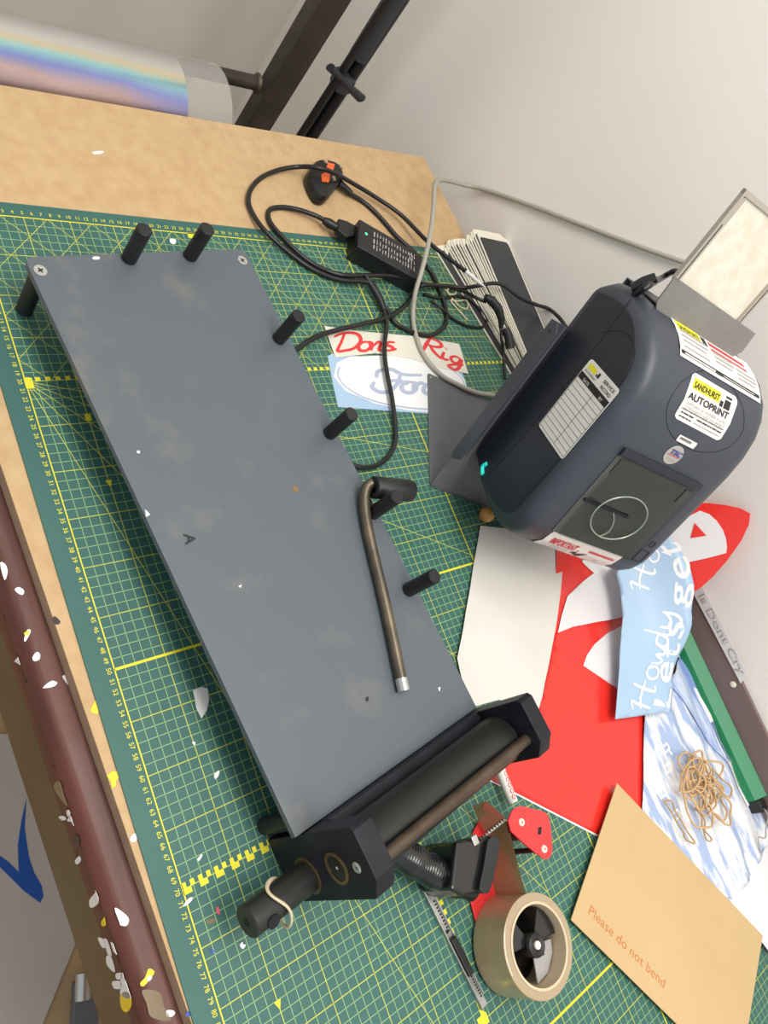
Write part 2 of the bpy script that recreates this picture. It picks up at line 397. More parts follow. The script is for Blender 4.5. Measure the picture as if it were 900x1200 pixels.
seg(yel,(0,50),(120,50),.17,.02); seg(yel,(0,0),(120,0),.12,.02); seg(yel,(0,0),(0,V1),.12,.02)
for k in range(-4,15):          # 45 degree lattice in the first twenty centimetres
    v=2.5+5*k
    for sg in (1,-1):
        a=(0,v); b=(20,v+20*sg)
        t0=0;t1=20
        if sg>0: t0=max(0,-v); t1=min(20,V1-v)
        else: t0=max(0,v-V1); t1=min(20,v)
        if t1>t0: seg(bold,(t0,v+sg*t0),(t1,v+sg*t1),.06,.018)
for ang in (15,30,45,60,75):
    a=math.radians(ang); L=min(100/math.cos(a), 50/math.sin(a)); L=min(L,80)
    seg(bold,(20,0),(20+L*math.cos(a),L*math.sin(a)),.075,.018)
for k in range(0,75):
    yel.box((19.55,k,.012),(20,k+.5,.02)) if k<75 else None
for k in range(0,50,1):
    yel.box((69.5,k*.8,.012),(70,k*.8+.4,.02)) if k<34 else None
for k in range(0,12): yel.box((70,k*1.6,.012),(70.5,k*1.6+.8,.02))
for k in range(0,25): yel.box((70+k,25,.012),(70.5+k,25.5,.02))
yel.box((94.5,24.3,.012),(95.5,25.7,.02)).box((24.2,5-.3,.012),(24.8,5.3,.02)).box((-.1,24.6,.012),(.7,25.6,.02)).box((19.6,-.1,.012),(20.8,.7,.022))
for uu,vv in ((31.5,5),(82,5),(24,5)): yel.poly([(uu,vv-.35,.022),(uu+.8,vv,.022),(uu,vv+.35,.022)])
fine.build('grid_lines','mat_line',cm); bold.build('bold_grid_lines','mat_bold',cm,label='brighter five centimetre lines'); yel.build('heavy_marks','mat_yellow',cm)
nm=MB()
for u in range(1,120): 
    vs,fs,w=glyphs(str(u)); text(nm,str(u),u-w*.32,-.72,.62,lambda x,y:(x,y,.014))
for v in range(1,75):
    vs,fs,w=glyphs(str(v)); text(nm,str(v),v-w*.32,.42,.62,lambda x,y:(-y,x,.014))
nm.build('ruler_numbers','mat_yellow',cm)
# ================================================================= roller jig
jig=thing('roller_jig','grey steel plate jig on black legs with pegs and a black roller press','roller jig',jp(30,13,0))
Wd=27.0*26.0/26.0
ZP=6.7
pp=[p for p in rrect(0,0,59.7,26.15,.9) if p[0]<30]; pp=[(59.7,0),(59.7,26.15)]+pp
MB().prism([jp(p[0],p[1],ZP-.75) for p in pp],(0,0,.75)).build('plate',['plate'],jig,bevel=.06,label='flat blue-grey plate with chalky smears')
for l,s in ((1.6,.95),(1.6,25.0)):
    sc=MB().cyl(jp(l,s,ZP-.02),jp(l,s,ZP+.06),.62,28).build('screw','zinc',jig,label='countersunk cross-head screw')
    q=MB()
    for a in (.4,.4+math.pi/2):
        ca,sa=math.cos(a)*.3,math.sin(a)*.3
        q.prism([jp(l-ca-sa*.25,s-sa+ca*.25,ZP+.06),jp(l+ca-sa*.25,s+sa+ca*.25,ZP+.06),jp(l+ca+sa*.25,s+sa-ca*.25,ZP+.06),jp(l-ca+sa*.25,s-sa-ca*.25,ZP+.06)],(0,0,.012))
    q.build('cross_slot','print_black',sc)
(l,s)=(29.9,17.0)
MB().lathe(jp(l,s,ZP),(0,0,1),[(0,0.01),(0,.42),(.05,.38),(.05,.12),(.02,.01)],24).build('screw','rust_screw',jig,label='small rusty brass screw')
for l,s in ((.75,10.7),(.75,18.2),(12.3,24.5),(24.9,24.9),(35.3,25.3),(44.8,24.9)):
    MB().cyl(jp(l,s,ZP),jp(l,s,ZP+4.9),.82,28,bev=.12).build('peg','black_rubber',jig,smooth=True)
for l,s in ((1.6,.95),(1.6,25.0),(58.6,1.1),(58.6,24.6)):
    MB().cyl(jp(l,s,0.03),jp(l,s,ZP-.75),.85,28,bev=.12).build('leg','black_rubber',jig,smooth=True)
prof=[(59.8,0.03),(59.8,14.2),(60.2,14.6),(64.4,14.6),(66,13.3),(66,1.0),(65.0,0.03)]
for s0,s1 in ((.7,2.9),(24.6,26.6)):
    eb=MB().prism([jp(l,s0,z) for l,z in prof],vmul(JS,s1-s0)).build('end_block','black_nylon',jig,bevel=.1)
    if s0<1:
        for l,z,r in ((63.1,9.75,1.45),(63.55,4.5,1.75)):
            MB().lathe(jp(l,s0,z),vmul(JS,-1),[(0,r-.28),(0,r),(.12,r),(.12,r-.28)],40).build('bearing_ring','bronze',eb,smooth=True)
        MB().lathe(jp(63.1,s0,9.75),vmul(JS,-1),[(0,.01),(0,1.2),(.02,1.2),(.04,.9),(.04,.01)],40).build('shaft_end','roller_rubber',eb,smooth=True)
        MB().cyl(jp(63.1,s0,9.75),jp(63.1,s0-.1,9.75),.22,12,r1=.08).build('centre_dimple','zinc',eb)
        MB().lathe(jp(63.2,s0,12.75),vmul(JS,-1),[(0,.14),(0,.5),(.05,.5),(.12,.42),(.12,.16)],24).build('socket_screw','zinc',eb)
        MB().cyl(jp(61.2,s0,7.2),jp(61.2,s0-.03,7.2),.33,20).build('screw_hole','seam',eb)
MB().fbox(jp,(59.75,2.9,1.5),(60.9,24.6,8.2)).build('gap_shade_bar','black_nylon',jig,bevel=.1)  # added black bar, stands in for the shadow between plate and rollers
MB().cyl(jp(63.1,2.95,9.75),jp(63.1,24.55,9.75),2.55,48,bev=.25).build('roller','roller_rubber',jig,smooth=True)
MB().cyl(jp(63.55,2.95,4.5),jp(63.55,24.55,4.5),2.6,48,bev=.25).build('roller','roller_rubber',jig,smooth=True)
MB().cyl(jp(63.9,2.9,12.85),jp(63.9,24.6,12.85),.58,24).build('tie_rod','rod_steel',jig,smooth=True,label='brown rusted tie rod above the rollers')
sh=MB().cyl(jp(63.55,.7,4.6),jp(63.4,-6.3,4.9),1.45,40,bev=.15).build('drive_shaft','roller_rubber',jig,smooth=True)
MB().cyl(jp(63.4,-6.31,4.9),jp(63.4,-6.36,4.9),.35,16).build('centre_hole','seam',sh)
MB().cyl(jp(64.2,-4.6,5.65),jp(64.45,-4.6,6.05),.62,24).build('cross_hole','seam',sh)
mb=MB()
text(mb,'A',0,0,1.5,lambda x,y: jp(30.8+x+y*.25,2.75+y-x*.25,ZP+.015),bold=.03)
mb.build('letter_mark','print_black',jig,label='hand-stamped black letter A')
# ================================================================= crank handle
ck=thing('crank_handle','bent steel crank rod with black cylindrical grip resting on the jig plate','crank handle',(50.89, 27.38, 7.30))
ck_path=smoothpath([(40.20, 32.30, 8.60),(39.27, 30.94, 8.40),(39.47, 29.86, 8.00),(41.16, 28.98, 7.60),(45.04, 28.03, 7.40),(52.71, 26.66, 7.40),(60.33, 25.06, 7.40)],6)
MB().tube(ck_path,.62,16).build('rod','old_steel',ck,smooth=True)
MB().tube([(60.33, 25.06, 7.40),(61.63, 24.82, 7.40)],.66,16).build('rod_tip','zinc',ck,smooth=True,label='worn bright end of the rod')
mb=MB(); a,b_=(39.78, 30.16, 8.60),(41.23, 36.41, 8.60)
mb.lathe(a,vadd(b_,vmul(a,-1)),[(0,.75),(0,1.2),(.1,1.28),(5.2,1.28),(5.5,1.15),(5.6,.01),(5.5,.01),(.6,.01),(.5,.75)],32)
mb.build('grip','black_rubber',ck,smooth=True)
# ================================================================= rubber band on the shaft
rb=[]
for k in range(40):
    a=2*math.pi*k/40; r=1.62+.9*max(0,math.cos(a-2.0))**2
    rb.append(jp(63.5+r*math.sin(a),-2.8+.9*math.sin(2*a+.5)*.6-.9*math.cos(a),4.8+r*math.cos(a)))
tag(MB().tube(rb,.13,8,closed=True,flat=1.6).build('rubber_band','band_pale',base=jp(63.5,-2.8,4.8),smooth=True),'pale rubber band looped round the protruding black roller shaft','rubber band')
# ================================================================= label printer
pt=thing('label_printer','dark slate thermal label printer with stickers and a smoked window, propped on its stand','label printer',pr(18,14,0))
BL,BR=2.3,25.5
body=[(8.2,0),(6.6,1.2),(5.4,4),(4.7,8),(4.6,10.5),(5.0,12.8),(5.8,14.4),(7.0,15.4),(8.4,15.9),(9.5,16),(13,16),(17,16),(21,16),(24,16),(27,15.7),(29.5,15.0),(31.5,13.8),(33,12.3),(34.3,10),(35,7),(35.1,4),(34.7,1.5),(33.6,0)]
def ntop(a):
    P=[(5.0,12.8),(5.8,14.4),(7.0,15.4),(8.4,15.9),(9.5,16),(24,16),(27,15.7),(29.5,15.0),(31.5,13.8),(33,12.3),(34.3,10),(35,7)]
    if a<=P[0][0]: return P[0][1]
    for (a0,n0),(a1,n1) in zip(P,P[1:]):
        if a<=a1: return n0+(n1-n0)*(a-a0)/(a1-a0)
    return 7
def bodyloft(bl,br,rl,rr,grow=0.):
    st=[]
    for j in range(7):
        t=math.pi/2*j/6; st.append((bl+rl*(1-math.sin(t)) if False else bl+rl*(1-math.cos(t)),rl*(1-math.sin(t))))
    st+= [(bl+(br-bl)*q,0) for q in (.25,.5,.75)]
    for j in range(7):
        t=math.pi/2*(6-j)/6; st.append((br-rr*(1-math.cos(t)),rr*(1-math.sin(t))))
    mb=MB(); n=len(body); vs=[]
    for b,i in st:
        i-=grow
        for a,nn in body:
            vs.append(pr(20.4+(a-20.4)*(1-i/14.8),b,nn*(1-i/16)))
    fs=[]
    for k in range(len(st)-1):
        for j in range(n): fs.append((k*n+j,k*n+(j+1)%n,(k+1)*n+(j+1)%n,(k+1)*n+j))
    fs.append(tuple(range(n))[::-1]); fs.append(tuple(range((len(st)-1)*n,len(st)*n)))
    return mb.add(vs,fs)
casing=bodyloft(BL,BR,2.0,3.4).build('casing','printer',pt,smooth=True)
# lid seam, side-panel seams
def sidep(a,n,b=BL-.01): return pr(a,b,n)
for pts in ([(6.9,5.6),(15,6.3),(25,6.6),(34.2,6.2)],[(29.6,5.8),(31.2,8.5),(31.0,11.5),(28.6,13.4),(23.5,14.0),(14,13.7),(9,13.4)]):
    MB().tube(smoothpath([sidep(*p) for p in pts],6),.05,6).build('seam','seam',casing)
MB().prism([pr(a,BL+.12,n) for a,n in smoothpath_2([(7.6,.6),(6.6,4.5),(6.3,9),(7.2,12.6),(9.5,13.9),(16,14.1),(26,13.9),(30.2,12.2),(32.6,9.0),(33.2,5),(32.4,.6)])],vmul(PB,-.13)).build('shaded_side_panel','printer_dark',casing,bevel=.05)  # side shade put into a darker panel colour over the casing
# LED
MB().tube(smoothpath([sidep(8.2,4.0,BL-.05),sidep(7.5,3.7,BL-.05),sidep(7.1,4.2,BL-.05),sidep(6.9,4.7,BL-.05)],4),.27,10).build('status_light','led_lens',pt,smooth=True,label='turquoise status light')
# top oval panel line
def ps(a,b,e=.03): return pr(a,b,ntop(a)+e)
MB().tube([ps(29.0+4.0*math.cos(t),14.2+6.4*math.sin(t),.0) for t in [2*math.pi*k/60 for k in range(60)]],.045,6,closed=True).build('panel_line','seam',casing)
# window
wn=MB().fbox(pr,(8.9,6.6,15.9),(21.9,20.4,16.12)).build('window_well','window_dark',pt)
MB().fbox(pr,(21.0,6.5,16.1),(22.0,20.6,16.5)).build('hinge_bar','printer_dark',wn,bevel=.08)
for b0 in (7.3,19.0): MB().fbox(pr,(18.6,b0,16.12),(20.6,b0+1.2,16.3)).build('hinge_tab','window_dark',wn)
MB().fbox(pr,(14.2,7.0,16.12),(14.6,14.5,16.45)).build('cross_bar','printer_dark',wn)
rg=thing_ring=[pr(13.9+3.2*math.cos(t),13.3+4.0*math.sin(t),16.6) for t in [2*math.pi*k/64 for k in range(64)]]
MB().tube(rg,.09,8,closed=True).build('wire_ring','clear_wire',wn,smooth=True)
MB().tube(smoothpath([pr(10.8,12.9,16.6),pr(11.8,13.5,16.62),pr(13.2,13.0,16.62),pr(14.3,11.9,16.6)],5),.07,8).build('wire_tail','clear_wire',wn,smooth=True)
MB().prism([pr(a,b,16.72) for a,b in rrect(9.1,6.9,21.0,20.2,.5)],vmul(PN,.1)).build('smoked_pane','smoke_pane',wn)
# front button panel
for r in ((9.0,21.0,10.8,22.6),(11.6,21.5,12.4,22.2)):
    pts=[ps(a,b,.03) for a,b in rrect(*r,.12)]
    MB().tube(pts,.05,6,closed=True).build('button_outline','seam',casing)
# --- stickers (child meshes conforming to the casing)
def patch(name,a0,b0,a1,b1,m,par,e=.04,na=10,r=0.5,fn=None):
    fn=fn or ps; mb=MB(); vs=[];fs=[]
    for i in range(na+1):
        a=a0+(a1-a0)*i/na
        d=min(i,na-i)/na*(a1-a0); ins=0 if d>=r else r-math.sqrt(max(0,r*r-(r-d)**2))
        for j in range(7):
            b=b0+ins+(b1-b0-2*ins)*j/6; vs.append(fn(a,b,e))
    for i in range(na):
        for j in range(6): fs.append((i*7+j,i*7+j+1,(i+1)*7+j+1,(i+1)*7+j))
    return mb.add(vs,fs).build(name,m,par,smooth=True)
sk=patch('supplier_sticker',27.3,9.6,32.1,18.0,'white_label',pt,.05,24)
patch('yellow_bar',30.75,10.1,31.75,15.0,'print_yellow',sk,.09,5,.03)
F=lambda e:(lambda x,y: ps(y,x,e))
mb=MB(); text(mb,'SANDHURST',10.3,30.92,.85,F(.15),width=4.5,bold=.02); text(mb,'AUTOPRINT',10.0,29.75,.92,F(.15),width=7.2,bold=.02)
mb.fbox(lambda x,y,z:ps(x,y,z+.03),(30.55,15.9,.06),(31.75,17.0,.09)); mb.fbox(lambda x,y,z:ps(x,y,z+.03),(30.55,15.15,.06),(31.1,15.7,.09))
mb.fbox(lambda x,y,z:ps(x,y,z+.03),(28.55,10.0,.06),(28.62,17.5,.09))
micro(mb,10.1,12.4,28.15,.22,F(.15),1); micro(mb,12.9,17.5,28.15,.22,F(.15),2); micro(mb,10.1,12.2,27.72,.2,F(.15),3)
mb.build('lettering','print_black',sk)
mb=MB(); text(mb,'SUPPLIERS OF NUMBER PLATES,',10.1,29.15,.48,F(.15),width=7.3); text(mb,'COMPONENTS AND EQUIPMENT',10.1,28.7,.45,F(.15),width=7.2); micro(mb,12.7,17.4,27.72,.2,F(.15),4)
mb.build('small_print','print_grey',sk)
bc=patch('barcode_sticker',25.2,12.1,26.0,15.3,'white_label',pt,.05,3,.05)
mb=MB()
for k in range(22): 
    if k%3!=1: mb.fbox(lambda x,y,z:ps(x,y,z+.03),(25.55,12.4+k*.09,.06),(25.85,12.4+k*.09+.045,.09))
mb.build('barcode','print_black',bc)
ts=MB().poly([ps(23.6+1.25*math.cos(t),13.4+1.3*math.sin(t),.06) for t in [2*math.pi*k/40 for k in range(40)]]).build('badge','silver_label',pt,label='round silver maker badge')
mb=MB(); text(mb,'TSC',12.45,23.65,.85,F(.15),width=1.95,shear=.2,bold=.03); mb.build('badge_letters','print_blue',ts)
mb=MB(); mb.fbox(lambda x,y,z:ps(x,y,z+.03),(23.45,12.4,.07),(23.53,14.5,.09)); mb.build('badge_line','print_red',ts)
mb=MB(); text(mb,'TTP-247',12.7,22.85,.42,F(.15),width=1.5); mb.build('badge_model','print_grey',ts)
# cleaning sticker round the front edge
imp_p=[(4.75,11.8),(5.0,12.85),(5.75,14.45),(7.0,15.45),(8.9,16.0)]
def ip(t,b,e=.05):
    t=max(0,min(.9999,t))*4; i=int(t); q=t-i; a=imp_p[i][0]+(imp_p[i+1][0]-imp_p[i][0])*q; n=imp_p[i][1]+(imp_p[i+1][1]-imp_p[i][1])*q
    return pr(a-.7*e,b,n+e)
im=patch('cleaning_sticker',0,7.0,1,19.4,'white_label',pt,.05,16,.0,fn=ip)
I=lambda x,y: ip(y,x,.13)
mb=MB(); text(mb,'IMPORTANT',8.0,.76,.20,I,width=4.4,bold=.03); micro(mb,14.3,18.9,.84,.08,I,5); mb.build('red_heading','print_red',im)
mb=MB(); text(mb,'CLEAN WITH',9.0,.62,.13,I,width=2.8); text(mb,'BRAKE CLEANER',8.4,.49,.13,I,width=3.6); text(mb,'OR METHS',9.0,.36,.13,I,width=2.4); text(mb,'USE',16.3,.62,.13,I,width=.9); text(mb,'SOFT CLOTH',15.3,.48,.13,I,width=2.8)
mb.build('instructions','print_grey',im)
mb=MB(); mb.poly([I(x,y) for x,y in ((12.3,.28),(14.4,.26),(14.1,.55),(14.7,.78),(13.9,.76),(13.4,.64),(12.9,.82),(12.6,.66))]); mb.build('printer_picture','print_black',im)
# instruction strip over the rear edge
def tp(t,b,e=.06):
    P=[(32.7,12.65),(33.4,11.75),(34.1,10.4),(34.6,8.9),(35.05,6.8)]
    t=max(0,min(.9999,t))*4; i=int(t); q=t-i; a=P[i][0]+(P[i+1][0]-P[i][0])*q; n=P[i][1]+(P[i+1][1]-P[i][1])*q
    return pr(a+e*.9,b,n+e*.4)
tk=patch('instruction_sticker',0,7.2,1,22.3,'white_label',pt,.06,16,.0,fn=tp)
Tq=lambda x,y: tp(y,x,.10)
def tbox(mb,t0,b0,t1,b1): mb.quad(tp(t0,b0,.09),tp(t0,b1,.09),tp(t1,b1,.09),tp(t1,b0,.09))
mb=MB(); tbox(mb,.72,7.8,.92,12.0); mb.build('yellow_bar','print_yellow',tk)
mb=MB(); tbox(mb,.66,13.6,.86,20.6); mb.build('red_bar','print_red',tk)
mb=MB(); tbox(mb,.10,7.4,.20,22.0); tbox(mb,.70,12.3,.88,13.1); text(mb,'SANDHURST',8.0,.74,.16,Tq,width=3.8); mb.build('black_bar','print_black',tk)
mb=MB()
for k,(x,y,w) in enumerate(((8,.68,4.6),(8,.56,4.6),(8,.44,4.2),(13.8,.62,3.6),(13.8,.50,3.6),(13.8,.40,3.2),(18,.52,3.8),(18,.42,3.8),(18,.32,3.4),(8,.30,4.6))): micro(mb,x,x+w,y,.07,Tq,k)
mb.build('small_print','print_grey',tk)
mb=MB(); micro(mb,8,13.5,.115,.07,Tq,8); micro(mb,15,21,.13,.03,Tq,9); mb.build('white_print','white_label',tk)
# service record on the side
sr=MB().prism([pr(a,BL-.03,n) for a,n in rrect(16.9,7.2,26.8,14.3,.45)],vmul(PB,-.03)).build('service_sticker','white_label',pt)
S=lambda x,y: pr(y,BL-.08,7.2+x)       # x: n from the sticker's left, y: a
mb=MB()
def sbox(mb,x0,y0,x1,y1): mb.quad(S(x0,y0),S(x1,y0),S(x1,y1),S(x0,y1))
sbox(mb,0.1,24.3,7.0,25.1)
for k in range(11): sbox(mb,.15,17.2+k*.66,6.95,17.2+k*.66+.05)
for x in (.12,4.2,6.9): sbox(mb,x,17.2,x+.06,24.3)
text(mb,'SERVICE',4.1,26.0,.55,S,width=2.5,bold=.02); text(mb,'RECORD',4.25,25.35,.55,S,width=2.3,bold=.02); text(mb,'AUTOPRINT',.4,25.3,.42,S,width=2.6); sbox(mb,2.75,25.8,3.15,26.4); sbox(mb,2.45,25.8,2.68,26.1)
mb.build('table_print','print_black',sr)
mb=MB(); sbox(mb,.5,25.8,2.3,26.4); mb.build('yellow_bar','print_yellow',sr)
S2=lambda x,y: pr(y,BL-.1,7.2+x)
mb=MB(); text(mb,'DATE',1.2,24.42,.5,S2,width=1.4); text(mb,'BY',5.2,24.42,.5,S2,width=.75); mb.build('white_print','white_label',sr)
# stand
sd=thing('printer_stand','grey folded sheet-metal stand under the slate label printer','printer stand',pr(0,12,0))
def bs(a,b,z): return (P2[0]-PF_[0]*a+PB[0]*b, P2[1]-PF_[1]*a+PB[1]*b, z)
_l=math.hypot(PN[0],PN[1]); PF_=(PN[0]/_l,PN[1]/_l)
MB().prism([bs(a,b,.04) for a,b in rrect(0,0,19.2,26.5,.5)],(0,0,.14)).build('base_plate','sheet_metal',sd)
MB().fbox(pr,(0.3,0,-.2),(26.9,26.5,-.04)).build('sloping_plate','sheet_metal',sd)
lp=[(6.1,-.1),(5.4,.5),(6.6,2.3),(26.3,2.3),(27.2,1.2),(27.0,-.1)]
MB().prism([pr(a,-.25,n) for a,n in lp],vmul(PB,.18)).build('side_lip','sheet_dark',sd)
MB().prism([pr(a,-.07,n) for a,n in ((6.2,-.2),(27.0,-.2),(27.0,0.0),(6.2,0.0))],vmul(PB,2.0)).build('lip_return','sheet_dark',sd)
MB().cyl(pr(25.9,-.27,1.1),pr(25.9,-.3,1.1),.18,12).build('rivet','seam',sd)
MB().cyl(bs(18.6,.6,.19),bs(18.6,.6,.21),.14,12).build('rivet','zinc',sd)
# feed tray and its cream panel
ft=thing('feed_tray','sheet-metal feed tray holding a cream board in aluminium rails behind the printer','feed tray',pr(38,11,7))
MB().prism([pr(a,b,7.4) for a,b in ((35.6,4.2),(38.6,4.0),(38.4,19.2),(35.9,19.6),(34.6,18.6),(34.6,5.0))],vmul(PN,.2)).build('tray_plate','tray_metal',ft)
MB().fbox(pr,(26.9,5.0,-.2),(34.6,19.0,-.04)).build('rear_bracket','sheet_metal',ft)
MB().fbox(pr,(34.6,5.0,-.2),(35.3,19.0,-.04)).build('rear_foot','sheet_metal',ft)
MB().fbox(pr,(35.2,5.0,-.04),(35.35,19.0,7.45)).build('rear_upright','sheet_metal',ft)
MB().fbox(pr,(38.3,4.9,7.05),(48.4,15.7,7.25)).build('cream_board','cream_panel',ft)
for b0,b1,a1 in ((4.15,4.5,49.0),(4.65,4.9,45.2),(15.6,15.9,49.0),(16.05,16.3,49.0)):
    MB().fbox(pr,(38.3,b0,6.95),(a1,b1,7.6)).build('rail','aluminium',ft,bevel=.05)
MB().fbox(pr,(45.2,4.5,7.2),(48.2,5.0,7.5)).build('rail_clip','aluminium',ft)
MB().fbox(pr,(48.4,4.15,7.0),(49.0,16.3,7.5)).build('end_rail','aluminium',ft,bevel=.05)
# wooden knob peeping out under the printer
tag(MB().sphere((44.2,54.9,1.15),1.1,sc=(1,1,.95)).cyl((44.2,54.9,.05),(44.2,54.9,.9),.55,16).build('wooden_knob','wood_knob',base=(44.2,54.9,.05),smooth=True),'small orange wooden knob under the front corner of the printer','knob')
# ================================================================= power adapter, plug, cables
ad=thing('power_adapter','black power adapter brick with printed rating label among the cables','power adapter',(0.67, 58.66, 0.02))
tl,tr_,br_,bl_=[(-2.60, 52.81, 3.20),(2.21, 62.95, 3.20),(7.40, 58.38, 3.20),(1.76, 49.13, 3.20)]
cx=[(tl[i]+tr_[i]+br_[i]+bl_[i])/4 for i in range(3)]
ax=Vector(tr_)-Vector(tl)+Vector(br_)-Vector(bl_); ax.z=0; ax.normalize(); ay=Vector((-ax.y,ax.x,0))
def ap(x,y,z): return (cx[0]+ax.x*x+ay.x*y,cx[1]+ax.y*x+ay.y*y,z)
HX=(Vector(tr_)-Vector(tl)).length/2; HY=(Vector(tl)-Vector(bl_)).length/2
if ay.dot(Vector(tl)-Vector(bl_))<0: ay=-ay
MB().fbox(ap,(-HX,-HY,.02),(HX+.4,HY,3.2)).build('case','adapter',ad,bevel=.25)
mb=MB(); mpx=lambda x,y: ap(x,y,3.215)
for k in range(15):
    for c0 in (-1.9,-.5,.7): micro(mb,c0+random.uniform(0,.3),c0+1.1-random.uniform(0,.4),0,.2 if k%4 else .3,lambda x,y,k=k: ap(-HX+2.8+k*.52-y,-x,3.215),k)
text(mb,'CE',0,0,1.0,lambda x,y: ap(HX-2.0+y*-1+.5,HY-1.2-x,3.215),width=1.4)
mb.build('rating_label','white_print',ad)
mb=MB(); mb.cyl(ap(-HX+1.3,.5,3.2),ap(-HX+1.3,.5,3.23),.24,14); mb.build('power_light','led_green',ad,label='small green light')
# IEC plug end (part of mains lead)
RC=.36
def cable(name,pts,r,m,label,cat='cable',group=None,base=None,par=None):
    P=smoothpath(pts,8)
    mb=MB().tube(P,r,10)
    if par is not None: return mb.build('cord',m,par,smooth=True)
    return tag(mb.build(name,m,base=pts[len(pts)//2],smooth=True),label,cat,group)
ml=thing('mains_lead','black mains lead with a moulded three-pin plug lying on the fibreboard','mains lead',(-13.55, 53.04, -0.20))
out=smoothpath([(-11.80, 47.70, 1.90), (-13.99, 49.76, 1.90), (-14.82, 51.73, 1.90), (-14.66, 54.30, 1.90), (-13.02, 54.84, 1.90), (-10.88, 53.26, 1.90), (-7.93, 49.96, 1.90), (-7.34, 48.59, 1.90), (-7.88, 47.57, 1.90), (-9.78, 47.30, 1.90)],3,closed=True)
bo=[(p[0],p[1],-.19) for p in out]
mb=MB(); n=len(out); ctr=[sum(p[i] for p in out)/n for i in range(3)]
ring=lambda k,z:[(ctr[0]+(p[0]-ctr[0])*k,ctr[1]+(p[1]-ctr[1])*k,z) for p in out]
rs=[ring(.92,-.19),ring(1.0,.1),ring(1.0,1.3),ring(.93,1.75),ring(.75,1.9)]
vs=sum(rs,[]); fs=[tuple(range(n)),tuple(range(4*n,5*n))[::-1]]
for j in range(4): fs+=[(j*n+i,(j+1)*n+i,(j+1)*n+(i+1)%n,j*n+(i+1)%n) for i in range(n)]
plug=mb.add(vs,fs).build('plug','cable_black',ml,smooth=True)
MB().prism([(-12.69, 51.11, 1.90), (-13.93, 51.99, 1.90), (-13.85, 53.27, 1.90), (-12.60, 52.38, 1.90), (-12.01, 51.62, 1.90), (-10.13, 50.46, 1.90), (-10.07, 49.16, 1.90), (-11.36, 49.56, 1.90), (-11.80, 50.40, 1.90)],(0,0,.12)).build('plug_label','plug_orange',plug,label='orange label on the plug face')
for (x0,y0,x1,y1) in ((379.5,188.5,384,191),(397,193.5,401,197),(389.5,208,393,211.5)):
    c=(-14.07, 51.64, 1.90) if x0<380 else ((-13.64, 54.35, 1.90) if x0>396 else (-10.99, 51.82, 1.90))
    MB().box((c[0]-.35,c[1]-.25,1.7),(c[0]+.35,c[1]+.25,2.15)).build('pin','brass',plug,bevel=.05)
MB().tube([(-11.31, 53.63, 0.90), (-10.87, 54.35, 0.80), (-10.29, 55.17, 0.70), (-9.96, 55.60, 0.60)],0,12,rad=[.75,.62,.55,.5]).build('strain_relief','cable_black',ml,smooth=True)
cable('c',[(-10.14, 55.65, 0.40), (-9.20, 57.96, 0.20), (-7.35, 59.75, 0.20), (-5.41, 60.98, 0.20), (-3.06, 62.12, 0.30), (-0.89, 63.75, 0.40), (1.34, 64.45, 0.90), (3.01, 66.03, 0.50), (5.22, 66.40, 0.50), (8.05, 66.28, 0.45), (10.69, 65.85, 0.40), (13.35, 63.99, 0.40), (15.03, 60.05, 0.40), (14.73, 57.28, 0.40), (13.86, 55.07, 0.40), (12.72, 53.57, 0.40), (10.26, 53.09, 0.40)],RC,'cable_black','',par=ml)
dl=thing('adapter_lead','black figure-eight power lead looping from the adapter socket under the jig plate','power lead',(0.93, 41.25, 0.40))
MB().tube([(-3.65, 47.10, 1.20), (-3.07, 47.88, 1.30), (-2.49, 48.66, 1.40), (-2.03, 49.18, 1.50)],0,12,rad=[.5,.72,.6,.78]).build('strain_relief','cable_black',dl,smooth=True)
MB().prism([(-3.45, 49.20, 1.00), (-3.17, 50.69, 1.00), (-2.43, 52.16, 1.00), (-0.65, 50.84, 1.00), (-0.21, 49.34, 1.00), (-1.42, 48.13, 1.00)],(0,0,1.2)).build('connector','cable_black',dl,bevel=.15)
cable('c',[(-3.76, 47.37, 1.10), (-4.73, 46.12, 0.80), (-5.57, 43.92, 0.50), (-5.94, 41.59, 0.20), (-5.46, 39.42, 0.10), (-4.34, 38.41, 0.10), (-2.61, 38.17, 0.30), (-0.59, 38.93, 0.50), (1.77, 40.54, 0.50), (3.44, 42.33, 0.50), (4.68, 44.80, 0.50), (5.60, 47.16, 1.00), (5.59, 50.98, 1.30), (5.56, 54.99, 1.60), (6.18, 58.65, 1.70), (6.96, 60.31, 1.20), (9.26, 58.09, 0.90), (11.43, 54.33, 0.90), (12.80, 50.28, 0.90), (13.82, 45.63, 1.10), (14.59, 41.54, 1.00), (15.58, 37.54, 0.90), (17.15, 34.17, 0.80), (18.84, 31.47, 0.80)],RC,'cable_black','',par=dl)
cable('looped_cable',[(7.14, 51.74, 1.50), (6.60, 49.76, 1.20), (6.32, 46.97, 0.80), (5.55, 44.42, 0.50), (4.19, 41.56, 0.50), (1.73, 38.64, 0.60), (-0.95, 36.07, 0.90), (-4.04, 35.64, 0.40), (-6.23, 35.86, 0.30), (-8.64, 37.39, 0.20), (-10.94, 40.12, 0.20), (-12.53, 43.57, 0.40), (-12.89, 46.58, 1.20), (-11.49, 48.28, 3.00), (-11.01, 51.25, 3.00), (-11.19, 55.63, 1.60), (-9.67, 60.27, 1.00), (-6.61, 64.13, 1.20), (-1.21, 66.21, 2.20), (2.58, 68.16, 3.20), (5.75, 69.64, 4.20)],.34,'cable_black','black cable arching over the plug and ending on the number plates')
